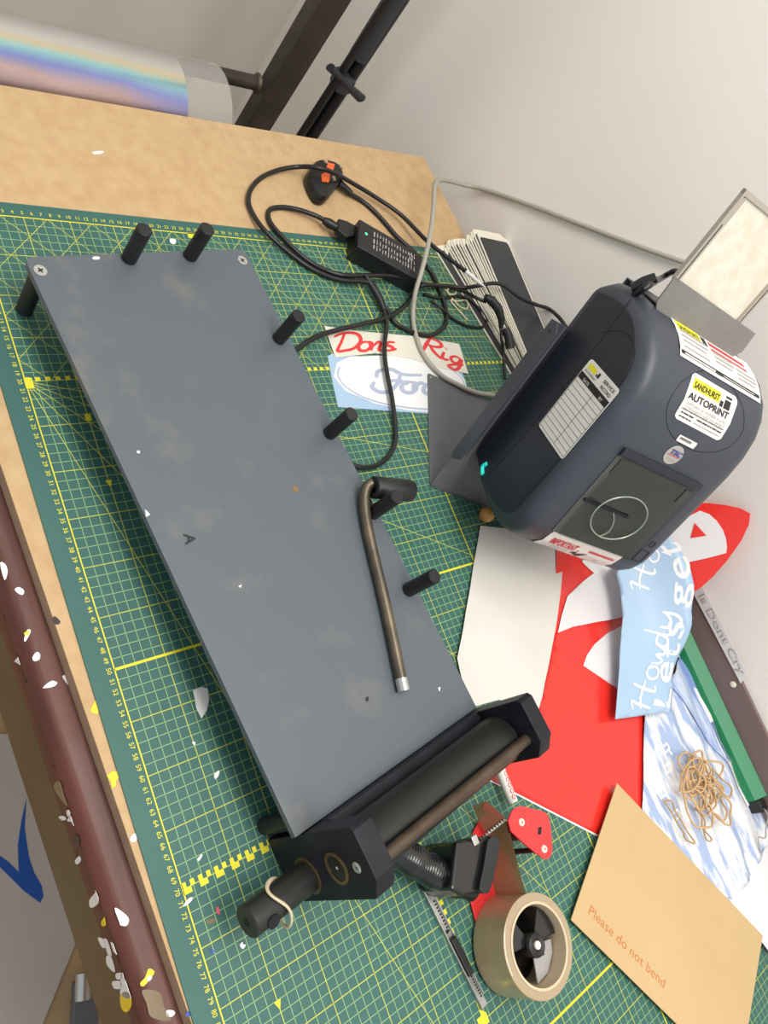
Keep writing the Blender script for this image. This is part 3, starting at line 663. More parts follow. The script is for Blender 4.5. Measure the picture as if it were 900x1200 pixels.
tag(MB().tube([(5.83, 69.49, 4.30), (6.51, 70.02, 4.40), (7.71, 71.17, 4.40), (8.61, 72.30, 4.40)],0,12,rad=[.34,.36,.3,.12]).build('audio_jack','white_label',base=(6.86, 70.94, 4.30),smooth=True),'white tipped plug resting on the stacked plates','plug')
cable('printer_cable',[(7.04, 60.52, 0.90), (7.15, 61.56, 2.00), (6.10, 67.52, 0.70), (6.89, 70.89, 1.60), (7.61, 72.44, 3.20), (7.68, 75.19, 4.20), (8.36, 76.97, 4.60), (10.53, 80.09, 4.60), (11.74, 83.48, 4.60), (12.64, 86.25, 4.80), (15.91, 84.00, 7.16), (18.17, 84.00, 7.62), (20.31, 84.00, 7.94)],.32,'cable_black','black cable crossing over the stacked plates towards the printer')
sl=thing('switched_lead','thin black lead with a rectangular moulded connector beside the plates','power lead',(12.01, 75.84, 1.50))
cable('c',[(6.75, 60.28, 2.00), (5.96, 65.72, 0.60), (6.42, 69.45, 0.60), (7.70, 70.84, 1.60), (9.77, 70.95, 3.00), (10.93, 72.15, 3.60)],.28,'cable_black','',par=sl)
MB().tube([(10.41, 71.64, 4.20), (11.07, 72.61, 4.30), (12.56, 73.50, 4.20), (14.22, 73.98, 3.60), (15.26, 73.77, 3.00)],0,12,rad=[.7,1.0,1.0,.8,.45],flat=.75).build('connector','black_rubber',sl,smooth=True)
MB().tube([(15.68, 74.16, 3.40), (16.97, 74.44, 3.20), (18.81, 74.39, 2.60)],0,10,rad=[.7,.75,.75]).build('ferrite_block','black_rubber',sl,smooth=True)
cable('c',[(15.26, 73.77, 3.00), (17.22, 73.21, 2.60), (19.16, 73.73, 1.40), (21.15, 73.36, 0.80), (23.19, 72.53, 0.60)],.26,'cable_black','',par=sl)
cable('thin_loop_cable',[(7.69, 62.47, 0.40), (8.16, 65.73, 0.35), (7.65, 70.84, 0.35), (8.51, 73.11, 0.30), (10.27, 74.43, 0.30), (12.06, 74.88, 0.30), (13.37, 73.23, 0.30), (13.24, 69.54, 0.30), (11.86, 66.68, 0.30), (10.52, 64.60, 0.80), (8.74, 63.43, 0.40)],.25,'cable_black','thin black cable forming a small loop on the mat below the twist tie')
vl=thing('hanging_lead','black lead running down across the blue and white oval transfer under the jig','power lead',(18.89, 49.16, 0.60))
MB().tube([(5.69, 50.38, 1.60), (6.83, 50.81, 1.40), (8.18, 51.55, 1.10), (9.61, 52.00, 0.90), (11.13, 52.01, 0.80)],0,12,rad=[.3,.45,.55,.6,.42]).build('inline_connector','cable_black',vl,smooth=True)
cable('c',[(10.84, 52.15, 0.80), (13.78, 51.12, 0.90), (16.31, 49.54, 0.90), (19.05, 48.19, 0.90), (21.73, 47.35, 0.90), (25.03, 46.51, 0.90), (28.77, 45.43, 0.70), (31.51, 44.22, 0.50), (33.31, 42.23, 0.50), (34.36, 39.61, 0.50), (34.44, 37.02, 0.60), (33.60, 35.01, 0.60)],.33,'cable_black','',par=vl)
cable('grey_cable',[(20.46, 85.80, 28.21), (15.38, 85.80, 24.35), (10.17, 85.90, 20.54), (3.19, 85.90, 15.48), (-4.39, 85.90, 9.98), (-12.43, 85.90, 3.84), (-15.13, 84.00, 1.56), (-14.32, 78.63, 2.50), (-12.00, 72.99, 4.50), (-9.64, 69.69, 5.50), (-6.10, 67.31, 5.80), (-1.80, 64.86, 5.40), (2.55, 61.95, 5.00), (6.49, 59.18, 4.30), (8.93, 58.09, 2.60), (11.21, 57.80, 0.90), (14.36, 56.86, 0.50), (18.28, 56.58, 0.50), (21.65, 58.21, 0.50), (23.55, 60.79, 0.60), (25.07, 63.68, 0.70), (25.93, 67.28, 0.80), (26.29, 69.86, 0.90)],.36,'cable_grey','grey cable crossing the white wall and curling down behind the adapter')
# thick short dark leads at the back of the printer
cable('rear_cable',[pr(34.6,3.2,5.0),pr(36.6,3.8,5.4),(22.60, 79.00, 26.99),(22.55, 80.00, 28.57),(23.30, 80.50, 28.88),(23.95, 80.80, 28.24),(25.79, 80.80, 27.86)],.42,'cable_black','black plug and cable behind the top corner of the printer')
MB_ = tag(MB().tube([pr(35.0,2.6,4.6),pr(36.2,3.3,5.0),pr(37.4,3.8,5.4)],0,12,rad=[.5,.75,.55]).build('cable_plug','cable_black',base=pr(36,3.2,5.0),smooth=True),'black cable plug pushed into the rear edge of the printer','plug')
# twist ties
tt=MB().tube(smoothpath([(6.21, 68.12, 0.20), (7.39, 68.38, 0.30), (7.30, 69.86, 0.50), (6.26, 69.93, 0.40), (6.73, 68.16, 0.50), (8.17, 68.75, 0.30), (9.66, 70.04, 0.20), (9.85, 71.49, 0.30), (8.46, 71.78, 0.40), (8.62, 69.72, 0.30), (8.44, 68.29, 0.20), (10.01, 69.03, 0.20), (12.02, 70.39, 0.15)],5),.12,8)
tag(tt.build('cable_tie','band_pale',base=(8.03, 69.78, 0.15),smooth=True),'curled yellow twist tie on the mat beside the plates','cable tie')
# ================================================================= blank number plates fanned out
cards_g='blank number plates fanned against the wall'
def card_mesh():
    me=bpy.data.meshes.new('number_plate'); 
    mb=MB().prism([(x,y,0) for x,y in rrect(0,0,26,8.0,.9)],(0,0,.16)); me.from_pydata([tuple(c*.01 for c in p) for p in mb.v],[],mb.f); me.materials.append(M['card_white'])
    mp=bpy.data.meshes.new('black_panel'); mb=MB().prism([(x,y,.16) for x,y in rrect(1.0,.27,25.2,7.7,.6)],(0,0,.012)); mp.from_pydata([tuple(c*.01 for c in p) for p in mb.v],[],mb.f); mp.materials.append(M['card_black'])
    return me,mp
cme,cmp_=card_mesh(); first=None; NC=15
for k in range(NC):
    t=k/(NC-1)
    if first is None:
        first=bpy.data.objects.new('number_plate',cme); COL.objects.link(first); ch=bpy.data.objects.new('black_panel',cmp_); COL.objects.link(ch); ch.parent=first; o=first; first_ch=ch
    else:
        o=first.copy(); COL.objects.link(o); ch=first_ch.copy(); COL.objects.link(ch); ch.parent=o
    if k==0: lab='blank black-faced number plate lying flat on the mat, lowest and frontmost of the fanned stack'
    elif k==NC-1: lab='blank black-faced number plate on top of the fanned stack, fully visible beside the wall'
    else: lab='blank white-edged number plate showing only a thin strip within the fanned stack'
    tag(o,lab,'number plate',cards_g if 0<k<NC-1 else cards_g)
    jit=random.uniform(-.25,.25)
    u=-1.9+random.uniform(-.9,.5)*(1 if 0<k<NC-1 else 0)+(-1.6*t); v=69.9+(1.5 if k else 0)+(78.6-71.4)*t+(random.uniform(-.12,.12) if k else 0); z=.06+.21*k
    yaw=math.radians(12.0-15.0*t+jit*3); roll=math.radians(-.6)
    o.location=W((u,v,z)); o.rotation_euler=(roll,0,yaw)
# ================================================================= vinyl transfers by the adapter
def flat(name,pts,z,m,label=None,cat=None,group=None,par=None,th=.03,bev=0):
    mb=MB().prism([(p[0],p[1],z) for p in pts],(0,0,th))
    if par is not None: return mb.build(name,m,par)
    c=(sum(p[0] for p in pts)/len(pts),sum(p[1] for p in pts)/len(pts),z)
    return tag(mb.build(name,m,base=c),label,cat,group)
fd=thing('oval_transfer','pale blue and white vinyl transfer with a script name in an oval','vinyl transfer',(21.24, 47.62, 0.04))
fo=[(17.94, 39.06, 0.06), (17.57, 40.24, 0.06), (20.71, 63.88, 0.06), (24.11, 63.49, 0.06), (27.75, 53.51, 0.06), (25.51, 37.39, 0.06), (20.88, 38.32, 0.06)]
flat('backing',fo,.04,'pale_blue',par=fd)
FO=[(21.05, 38.65, 0.10), (19.03, 40.14, 0.10), (18.17, 42.77, 0.10), (18.10, 52.47, 0.10), (20.09, 62.26, 0.10), (22.67, 63.70, 0.10), (24.27, 63.17, 0.10), (27.50, 53.61, 0.10), (26.93, 49.63, 0.10), (25.47, 43.92, 0.10), (23.27, 39.68, 0.10)]
flat('oval_face',FO,.075,'white_ink',par=fd,th=.02)
# frame for lettering on the transfer: x along the word, y up
o_,x_,y_=(23.91, 44.06, 0.10),(25.13, 53.30, 0.10),(18.27, 47.41, 0.10)
def aff(o,x,y,z):
    return lambda a,b: (o[0]+(x[0]-o[0])*a+(y[0]-o[0])*b, o[1]+(x[1]-o[1])*a+(y[1]-o[1])*b, z)
mb=MB(); A=aff(o_,x_,y_,.105)
script(mb,'Ford',.14,.10,.60,.10,A,adv=.60)
mb.build('script_lettering','ford_blue',fd); mb=MB()
ov=smoothpath([(p[0],p[1],.105) for p in [(19.68, 40.29, 0.10), (20.95, 39.42, 0.10), (22.65, 39.97, 0.10), (24.32, 42.17, 0.10), (25.57, 45.44, 0.10), (26.54, 49.83, 0.10), (27.10, 53.82, 0.10)]],6)
mb.ribbon([(p[0],p[1]) for p in ov],.25,lambda x,y:(x,y,.105)); 
ov=smoothpath([(p[0],p[1],.105) for p in [(18.13, 54.17, 0.10), (18.95, 58.21, 0.10), (20.35, 61.16, 0.10), (22.19, 63.00, 0.10), (23.68, 63.12, 0.10)]],6); mb.build('oval_line','ford_blue',fd); mb=MB(); mb.ribbon([(p[0],p[1]) for p in ov],.2,lambda x,y:(x,y,.105))
mb.build('oval_line','ford_blue',fd)
dg_=thing('name_transfer','white paper strip with red script lettering above the oval transfer','vinyl transfer',(16.54, 51.54, 0.12))
flat('backing',[(13.38, 40.44, 0.14), (14.16, 46.16, 0.14), (15.01, 56.82, 0.14), (16.41, 65.86, 0.14), (21.70, 65.01, 0.14), (20.63, 60.03, 0.14), (18.72, 53.84, 0.14), (17.75, 47.63, 0.14), (18.27, 40.17, 0.14)],.12,'paper_cream',par=dg_)
mb=MB(); A=aff((17.37, 40.70, 0.16),(17.57, 52.68, 0.16),(14.19, 42.89, 0.16),.165)
script(mb,'Dons',-.06,.03,.80,.125,lambda x,y:A(x*.47,y*1.12),adv=.84)
mb.build('red_lettering','script_red',dg_); mb=MB()
A2=aff((17.49, 56.04, 0.16),(21.09, 64.55, 0.16),(14.87, 58.32, 0.16),.165)
script(mb,'Rig',.06,.12,.80,.135,lambda x,y:A2(x*.60,y*1.15),adv=.90)
mb.build('red_lettering','script_red',dg_)
# ================================================================= papers in front of the printer
tag(drape('plastic_pouch',xy([(45.33, 53.68, 0.30), (47.56, 61.61, 0.30), (52.66, 68.21, 0.30), (58.27, 63.23, 0.30), (63.37, 58.29, 0.30), (69.31, 51.96, 0.30), (72.03, 48.14, 0.30), (67.36, 44.22, 0.30), (66.64, 38.71, 0.30), (60.76, 40.06, 0.30), (53.12, 46.85, 0.30)]),lambda u,v:.42+.07*math.sin(u*.8)*math.sin(v*.5)+.1*math.sin(u*.33+1),'white_sheet',base=(57.94, 52.01, 0.10),step=1.0),'crinkled white plastic pouch lying between the jig and the red vinyl','plastic pouch')
rv=thing('red_vinyl_sheet','glossy red vinyl sheet lying flat in front of the printer','vinyl sheet',(75.54, 58.37, 0.10))
drape('sheet',xy([(57.13, 64.24, 0.12), (62.59, 59.25, 0.12), (69.33, 52.16, 0.12), (73.36, 45.73, 0.12), (74.97, 37.85, 0.12), (87.42, 51.49, 0.12), (89.54, 62.59, 0.12), (78.45, 71.95, 0.12), (72.71, 72.83, 0.12), (62.02, 79.02, 0.12)]),lambda u,v:.14,'red_vinyl',rv,solid=.03)
drape('white_edge',xy([(75.04, 37.65, 0.12), (87.62, 51.34, 0.12), (87.54, 51.79, 0.12), (74.89, 37.90, 0.12)]),lambda u,v:.13,'white_vinyl',rv)
drape('white_shape',xy([(68.27, 62.33, 0.20), (67.22, 63.95, 0.20), (66.30, 66.60, 0.20), (65.66, 70.48, 0.20), (65.52, 76.09, 0.20), (74.49, 68.88, 0.20), (72.86, 66.96, 0.20)]),lambda u,v:.16,'white_vinyl',rv)
cs=thing('printed_vinyl_sheet','red and white printed vinyl sheet curling up the wall beyond the printer','vinyl sheet',(60,72,.4))
drape('sheet',[(51.16, 67.33), (58.10, 62.37), (62.68, 58.80), (62.80, 63.01), (63.59, 69.00), (64.73, 75.18), (65.29, 77.83), (65.12, 80.07), (64.48, 81.59), (63.67, 82.50), (62.25, 83.60), (60.36, 84.70), (58.63, 85.37), (57.27, 85.65), (56.09, 85.37), (54.79, 84.79), (53.60, 84.07), (52.87, 83.44), (51.87, 82.25), (50.32, 79.35), (50.27, 74.79)],h_curl,'red_vinyl',cs,step=.8)
drape('white_shape',[(62.74, 59.50), (60.79, 61.73), (58.55, 64.78), (57.38, 69.53), (56.78, 72.63), (54.60, 71.30), (53.31, 73.53), (54.61, 77.47), (55.94, 80.17), (55.28, 81.48), (54.26, 82.52), (54.11, 83.40), (55.09, 83.77), (56.39, 83.97), (58.01, 84.05), (59.31, 83.99), (60.49, 83.84), (61.21, 83.67), (60.94, 82.75), (60.47, 81.51), (62.84, 79.26), (64.50, 74.66), (63.59, 69.00), (62.80, 63.01)],h_curl,'white_vinyl',cs,off=.16,step=.8)
drape('red_triangle',[(55.45, 82.75), (57.84, 83.05), (57.30, 82.13)],h_curl,'red_vinyl',cs,off=.34,step=.4)
# strip with white script
hs=thing('script_vinyl_strip','pale blue vinyl strip with white lettering drooping from the printer front','vinyl strip',(72,70,.8))
HB=[(76.30, 62.17), (70.23, 67.26), (64.00, 71.13), (60.37, 72.23), (58.08, 72.41), (56.61, 74.42), (55.20, 77.51), (54.89, 78.96), (58.13, 79.58), (61.18, 79.80), (63.90, 79.60), (67.17, 78.71), (71.53, 78.12), (76.29, 76.36), (79.19, 73.45), (78.15, 69.68)]
drape('strip',HB,h_strip,'pale_blue',hs,solid=.03,step=1.0)
def on_strip(l): # l: baseline start, baseline end, cap-height point above the start
    o,x,y=l
    return lambda a,b: (lambda p:(p[0],p[1],h_strip(p[0],p[1])+.06))((o[0]+(x[0]-o[0])*a+(y[0]-o[0])*b, o[1]+(x[1]-o[1])*a+(y[1]-o[1])*b))
mb=MB()
for ch,l,w_ in (('H',[(77.79, 69.69), (74.56, 72.83), (75.94, 66.19)],.10),('o',[(74.57, 72.50), (72.83, 74.43), (72.67, 68.97)],.10),('w',[(72.94, 74.36), (70.54, 75.98), (71.04, 71.14)],.10),('d',[(71.02, 75.70), (68.77, 76.53), (69.20, 72.65)],.10),('y',[(68.79, 76.33), (66.30, 77.38), (67.19, 74.36)],.10),('H',[(62.33, 75.64), (59.12, 77.41), (60.59, 73.50)],.10),('o',[(59.19, 77.30), (57.35, 78.15), (57.30, 75.86)],.10)):
    script(mb,ch,.05,.02,1.0,w_,(lambda F_,k_: lambda x,y: F_(x*k_,y))(on_strip(l),{'H':1.0,'o':1.5,'w':1.3,'d':1.4,'y':1.6}[ch]))
mb.build('script_lettering','white_ink',hs)
for ch,l in (('L',[(78.90, 72.97), (76.57, 75.60), (77.32, 70.09)]),('e',[(75.99, 75.78), (73.26, 77.15), (74.35, 72.24)]),('t',[(72.89, 77.41), (70.97, 77.53), (71.21, 74.35)]),('s',[(70.50, 77.47), (68.25, 77.83), (68.84, 75.43)]),('g',[(66.25, 78.31), (63.25, 79.25), (65.03, 76.98)]),('e',[(62.79, 79.68), (59.30, 79.85), (62.36, 77.97)]),('t',[(59.02, 79.85), (57.03, 79.50), (58.41, 77.73)])):
    vs_g,fs_g,w_g=glyphs(ch,.012); mb=MB(); F_=on_strip(l); hg={'L':.72,'t':.72}.get(ch,.55); y0=-.0
    mb.add([F_(a/w_g,b/.74 if ch in 'Lt' else b/.66) for a,b in vs_g],fs_g); mb.build('bold_letter','white_ink',hs)
# pile of printed transfer film by the wall
pf=thing('transfer_film_pile','heap of blue and white printed transfer film beside the green bar','film pile',(88,76,.3))
drape('film',xy([(74.35, 73.33, 0.80), (75.35, 80.94, 0.80), (73.43, 86.28, 0.80), (80.09, 87.20, 0.80), (89.92, 87.54, 0.80), (97.93, 87.35, 0.80), (102.53, 87.30, 0.80), (105.50, 70.83, 0.80), (96.66, 64.25, 0.80), (88.84, 60.75, 0.80)]),h_pile,'pile_film',pf,step=1.0,solid=.04)
for pts,m in (([(75.98, 77.95, 1.60), (73.41, 84.02, 1.60), (77.89, 84.07, 1.60), (87.64, 84.64, 1.60), (91.02, 84.73, 1.60), (89.78, 82.48, 1.60), (85.63, 80.89, 1.60)],'pile_blue'),([(72.96, 83.63, 1.90), (73.06, 85.48, 1.90), (85.52, 86.17, 1.90), (97.14, 86.71, 1.90), (97.00, 83.17, 1.90), (88.98, 82.68, 1.90)],'white_vinyl')):
    drape('folded_strip',xy(pts),lambda u,v:h_pile(u,v)+.25,m,pf,step=1.0,solid=.04)
mb=MB()
for (pu,pv) in [(77.70, 86.13), (81.34, 85.64), (85.39, 86.35), (89.10, 85.92), (92.83, 86.12)]:
    pts=[(pu+1.15*math.cos(t)+.2*math.sin(t),pv+.55*math.sin(t)) for t in [2*math.pi*k/18 for k in range(15)]]
    mb.ribbon(pts,.28,lambda x,y:(x,y,h_pile(x,y)+.33))
mb.build('grey_lettering','print_grey',pf)
mb=MB()
for (pu,pv) in [(82.85, 70.95), (85.25, 69.78), (87.56, 66.39), (90.92, 67.20), (95.12, 67.34)]:
    for s_ in range(2): mb.ribbon([(pu-1+s_*.9,pv-.8),(pu+.2+s_*.9,pv-.5),(pu+.1+s_*.9,pv+.6),(pu+1+s_*.9,pv+.9)],.4,lambda x,y:(x,y,h_pile(x,y)+.06))
mb.build('white_lettering','white_ink',pf)
# green bar and brown board against the wall
gb=[(84.0,2.4),(83.6,.2),(85.6,.2),(85.75,3.6)]
mb=MB(); mb.add([(55,v,z) for v,z in gb]+[(96.6,v,z) for v,z in gb],[(0,1,2,3),(7,6,5,4)]+[(i,4+i,4+(i+1)%4,(i+1)%4) for i in range(4)])
gbo=thing('green_bar','long green plastic bar lying along the foot of the wall','plastic bar',(76,84.7,.2))
mb.build('bar','green_bar',gbo,bevel=.08)
MB().box((96.6,83.9,.3),(98.4,85.6,3.0)).build('end_cap','black_rubber',gbo,bevel=.2,label='black end cap')
tag(MB().box((55,85.8,-.1),(118,86.45,7.7)).build('brown_board','brown_board',base=(86,86.1,-.1),bevel=.05),'dark brown board standing against the wall behind the green bar','board')
tag(MB().sphere((79.77, 85.70, 6.33),.5,sc=(1,.35,1)).build('screw_cap','card_white',base=(79.77, 85.70, 6.33),smooth=True),'round cream screw cap on the brown board','screw cap')
tag(MB().tube(smoothpath([(98.0,84.4,3.0),(99,84,3.3),(100.2,83,2.8),(101.5,82.6,2.2),(101,81.6,1.8),(103,81,1.5)],5),.1,8).build('thin_wire','cable_grey',base=(98,84.4,3.0),smooth=True),'thin pale wire curling from the end of the green bar','wire')
ds=thing('lettered_strip','narrow white vinyl strip with outlined lettering leaning along the wall','vinyl strip',(72.23, 85.60, 7.41))
q=[(61.13, 85.60, 6.55), (61.34, 85.60, 8.75), (67.91, 85.60, 10.02), (78.78, 85.60, 9.13), (79.89, 85.60, 7.59), (78.54, 85.60, 6.99)]
q2=[(61.75, 85.60, 6.70), (79.89, 85.60, 7.59), (78.69, 85.60, 9.31), (61.70, 85.60, 8.57)]
MB().prism([(p[0],p[1],p[2]) for p in (q2[0],q2[1],q2[2],q2[3])],(0,.06,0)).build('strip','white_vinyl',ds)
o5,x5,y5=(66.34, 85.55, 7.29),(79.13, 85.55, 7.86),(66.15, 85.55, 8.88)
G5=lambda a,b:(o5[0]+(x5[0]-o5[0])*a+(y5[0]-o5[0])*b,85.54,o5[2]+(x5[2]-o5[2])*a+(y5[2]-o5[2])*b)
mb=MB(); text(mb,'ls Dont Cry',-.05,.15,.95,G5,width=1.02,bold=.02); mb.build('outline_lettering','card_grey',ds)
G6=lambda a,b:(o5[0]+(x5[0]-o5[0])*a+(y5[0]-o5[0])*b,85.52,o5[2]+(x5[2]-o5[2])*a+(y5[2]-o5[2])*b)
mb=MB(); text(mb,'ls Dont Cry',-.04,.17,.9,G6,width=1.02,bold=-.012); mb.build('letter_fill','white_label',ds)
# envelope and paper
tag(MB().prism([(102.03, 69.14, 0.90), (100.77, 87.14, 0.90), (112.59, 93.62, 0.90), (114.00, 73.97, 0.90)],(0,0,.03)).build('white_paper','paper',base=(105.72, 78.85, 0.90)),'white sheet of paper at the right edge beneath the envelope','paper')
ev=thing('envelope','brown hardback envelope with red printed warning, nearest the right corner','envelope',(100.87, 59.01, 0.30))
e0,e1=(83.37, 57.63, 1.10),(92.85, 41.05, 0.60)
ed=Vector(e1)-Vector(e0); el=ed.length; ed.normalize(); ew=Vector((-ed.y,ed.x,0)); ew.normalize()
if ew.x<0: ew=-ew
def ep(x,y,z=0.): return (e1[0]-ed.x*y+ew.x*x, e1[1]-ed.y*y+ew.y*x, .62+.5*y/el+z)
EW=31.8
MB().prism([ep(0,0),ep(EW,0),ep(EW,el),ep(0,el)],(0,0,.14)).build('body','kraft',ev,bevel=.04)
mb=MB(); text(mb,'Please do not bend',1.9,2.2,1.55,lambda x,y: ep(x,y,.15),width=14.4,bold=.0); mb.build('red_print','kraft_print',ev)
mb=MB()
for k in range(5): text(mb,'. : ; .',21.3,13.8+k*.8,.8,lambda x,y: ep(x,y,.15),width=2.4)
mb.build('faint_print','pencil',ev)
# ================================================================= rubber bands on a clear bag
bg=drape('clear_bag',xy([(84.27, 69.13, 1.60), (89.37, 86.44, 1.60), (93.47, 87.64, 1.60), (97.81, 80.57, 1.60), (97.71, 73.11, 1.60), (94.20, 65.07, 1.60), (87.93, 65.45, 1.60)]),lambda u,v:h_pile(u,v)+.35+.2*math.sin(u*2)*math.sin(v*2),'clear_bag',base=(91.36, 74.01, 1.60),step=.8)
tag(bg,'crumpled clear plastic bag under the tangle of rubber bands','plastic bag')
first=None; rbg='rubber bands heaped on the clear bag'
bme=[]
for k in range(5):
    rr=random.Random(k+3); path=[]
    for j in range(36):
        a=2*math.pi*j/36; r=2.7+.45*math.sin(2*a+k*1.3)+.22*math.sin(3*a+k*2.1)
        path.append((r*math.cos(a),r*(.55+.1*k)*math.sin(a),.35+.25*math.sin(3*a+k)+.15*math.sin(5*a)))
    mb=MB().tube(smoothpath(path,2,closed=True),.15,6,closed=True); me=bpy.data.meshes.new('rubber_band'); me.from_pydata([tuple(c*.01 for c in p) for p in mb.v],[],mb.f); me.materials.append(M['band_rubber'])
    for p in me.polygons: p.use_smooth=True
    bme.append(me)
spots=[(88.50, 72.22, 2.20), (88.08, 73.39, 2.20), (88.72, 74.08, 2.20), (87.57, 72.06, 2.20), (89.66, 74.24, 2.20), (91.40, 75.49, 2.20), (91.49, 77.31, 2.20), (92.52, 75.19, 2.20), (90.70, 72.20, 2.20), (89.40, 71.38, 2.20), (87.84, 74.39, 2.20), (89.19, 76.29, 2.20), (92.04, 72.48, 2.20), (91.98, 69.97, 2.20), (93.40, 74.32, 2.20), (87.81, 71.08, 2.20)]
for k,p in enumerate(spots):
    o=bpy.data.objects.new('rubber_band',bme[k%5]); COL.objects.link(o)
    tag(o,'tan rubber band in the tangled heap on the clear bag','rubber band',rbg)
    sc=(.75,1.0,.85,1.1,.7,.9)[k%6]; zz=h_pile(p[0],p[1])+.5+.07*k
    o.location=W((p[0],p[1],zz)); o.rotation_euler=(random.uniform(-.12,.12),random.uniform(-.12,.12),random.uniform(0,6.28)); o.scale=(sc,sc*(1.1 if k%3 else .8),1)
o=bpy.data.objects.new('rubber_band',bme[0]); COL.objects.link(o); p=(92.08, 66.29, 2.00); o.location=W((p[0],p[1],h_pile(p[0],p[1])+.5)); o.rotation_euler=(0,0,.15); o.scale=(1.15,.42,1)
tag(o,'long tan rubber band stretching out of the heap towards the envelope','rubber band',rbg)
o=bpy.data.objects.new('rubber_band',bme[1]); COL.objects.link(o); p=(94.30, 70.69, 2.00); o.location=W((p[0],p[1],h_pile(p[0],p[1])+.5)); o.rotation_euler=(0,0,-.2); o.scale=(.7,.25,1)
tag(o,'short narrow rubber band loop hanging out below the heap','rubber band',rbg)
# ================================================================= tape dispenser and roll
tr=thing('tape_roll','roll of brown parcel tape lying flat on the red tape dispenser','tape roll',(90.7,31.3,.35))
RC_=(90.6,31.3)
MB().lathe((RC_[0],RC_[1],.35),(0,0,1),[(0,4.05),(0,4.75),(.1,4.9),(4.7,4.9),(4.8,4.75),(4.8,4.05)],72).build('tape','tape_side',tr,smooth=True)
MB().lathe((RC_[0],RC_[1],.35),(0,0,1),[(0.0,3.8),(0,4.06),(4.88,4.06),(4.88,3.8)],72).build('core','cardboard',tr,smooth=True)
MB().lathe((RC_[0],RC_[1],5.151),(0,0,1),[(0,4.08),(0.01,4.08),(.01,4.7),(0,4.7)],72).build('tape_face','tape_edge',tr)
mb=MB(); a0=(86.15, 32.17, 5.00); a1=(79.77, 33.31, 5.00)
def strip(path,z0,z1):
    mb=MB()
    for p,q in zip(path,path[1:]): mb.quad((p[0],p[1],z0),(q[0],q[1],z0),(q[0],q[1],z1),(p[0],p[1],z1))
    return mb
strip([(a0[0]+.6,a0[1]-.1),a0,((a0[0]+a1[0])/2,(a0[1]+a1[1])/2-.1),a1],.4,5.1).build('tape_strip','tape_film',tr,smooth=True)
mb=MB(); mb.quad((78.17, 33.47, 5.10),(79.44, 33.51, 1.00),(76.01, 32.15, 2.20),(75.74, 31.90, 5.00)); mb.quad((78.17, 33.47, 5.10),(79.44, 33.51, 1.00),(80.22, 33.16, 0.60),(79.72, 33.20, 5.00)); mb.build('loose_end','tape_film',tr)
di=thing('tape_dispenser','red and black hand tape dispenser lying on its side on the mat','tape dispenser',(82.49, 32.98, 0.03))
MB().prism([(82.53, 28.99, 0.15), (88.00, 28.16, 0.15), (91.24, 31.89, 0.15), (90.60, 36.10, 0.15), (85.55, 35.47, 0.15), (81.33, 35.80, 0.15), (78.27, 33.89, 0.15), (79.45, 31.47, 0.15)],(0,0,.25)).build('side_plate','red_metal',di,bevel=.06)
rp_=MB().prism(smoothpath([(78.49, 33.29, 5.35), (77.85, 34.43, 5.35), (77.91, 35.74, 5.35), (78.83, 37.29, 5.35), (80.03, 39.01, 5.35), (81.27, 38.98, 5.35), (82.79, 38.26, 5.35), (83.88, 37.52, 5.35), (84.06, 36.46, 5.35), (83.35, 35.70, 5.35), (81.28, 34.18, 5.35), (79.52, 33.09, 5.35)],3),(0,0,.22)).build('roller_plate','red_metal',di)
for c,r in (((79.39, 35.03, 5.60),.42),((83.05, 36.68, 5.60),.42)):
    MB().lathe((c[0],c[1],5.57),(0,0,1),[(0,.12),(0,r),(.12,r*.85),(.15,r*.4),(.06,.12)],24).build('rivet','card_white',rp_,smooth=True)
c=(79.39, 35.03, 5.60); MB().lathe((c[0],c[1],5.56),(0,0,1),[(0,.95),(.03,1.0),(.03,1.15),(0,1.2)],36).build('pressed_ring','red_metal',rp_)
MB().prism([(80.80, 37.13, 5.57), (81.00, 37.62, 5.57), (81.62, 37.05, 5.57), (81.41, 36.57, 5.57)],(0,0,.012)).build('slot','seam',rp_)
for c in ((79.45, 35.22, 5.40),(83.12, 36.87, 5.40)): MB().cyl((c[0],c[1],.1),(c[0],c[1],5.35),.3,14).build('spindle','black_rubber',di,smooth=True)
MB().cyl((c[0]-2.6,c[1]-1.0,.3),(c[0]-2.6,c[1]-1.0,5.2),1.0,24).build('pressure_roller','black_rubber',di,smooth=True)
MB().prism([(77.42, 25.77, 5.30), (77.92, 27.31, 5.30), (79.14, 30.52, 5.30), (83.15, 27.69, 5.30), (82.13, 24.11, 5.30), (80.95, 23.03, 5.30)],(0,0,-5.0)).build('handle_block','hub_black',di,bevel=.35)
MB().prism(smoothpath([(78.93, 29.33, 5.90), (78.79, 30.24, 5.90), (79.48, 30.80, 5.90), (80.61, 30.11, 5.90), (82.90, 27.48, 5.90), (83.07, 26.58, 5.90), (82.35, 25.96, 5.90), (81.07, 27.25, 5.90)],3),(0,0,-5.4)).build('guard_plate','black_rubber',di,bevel=.1)
gp=[(74.65, 19.02, 3.00), (76.88, 21.17, 3.00), (78.96, 23.11, 3.00), (81.05, 25.38, 3.00), (82.46, 27.47, 3.00)]
P=smoothpath(gp,30); mb=MB(); mb.tube(P,0,24,rad=[1.6+.025*math.sin(i*2.1)+.07*math.sin(i*.22) for i in range(len(P))],flat=1.0); mb.build('grip','hub_black',di,smooth=True)
mb=MB(); z0=(78.96, 28.59, 4.60); z1=(78.43, 33.38, 5.30)
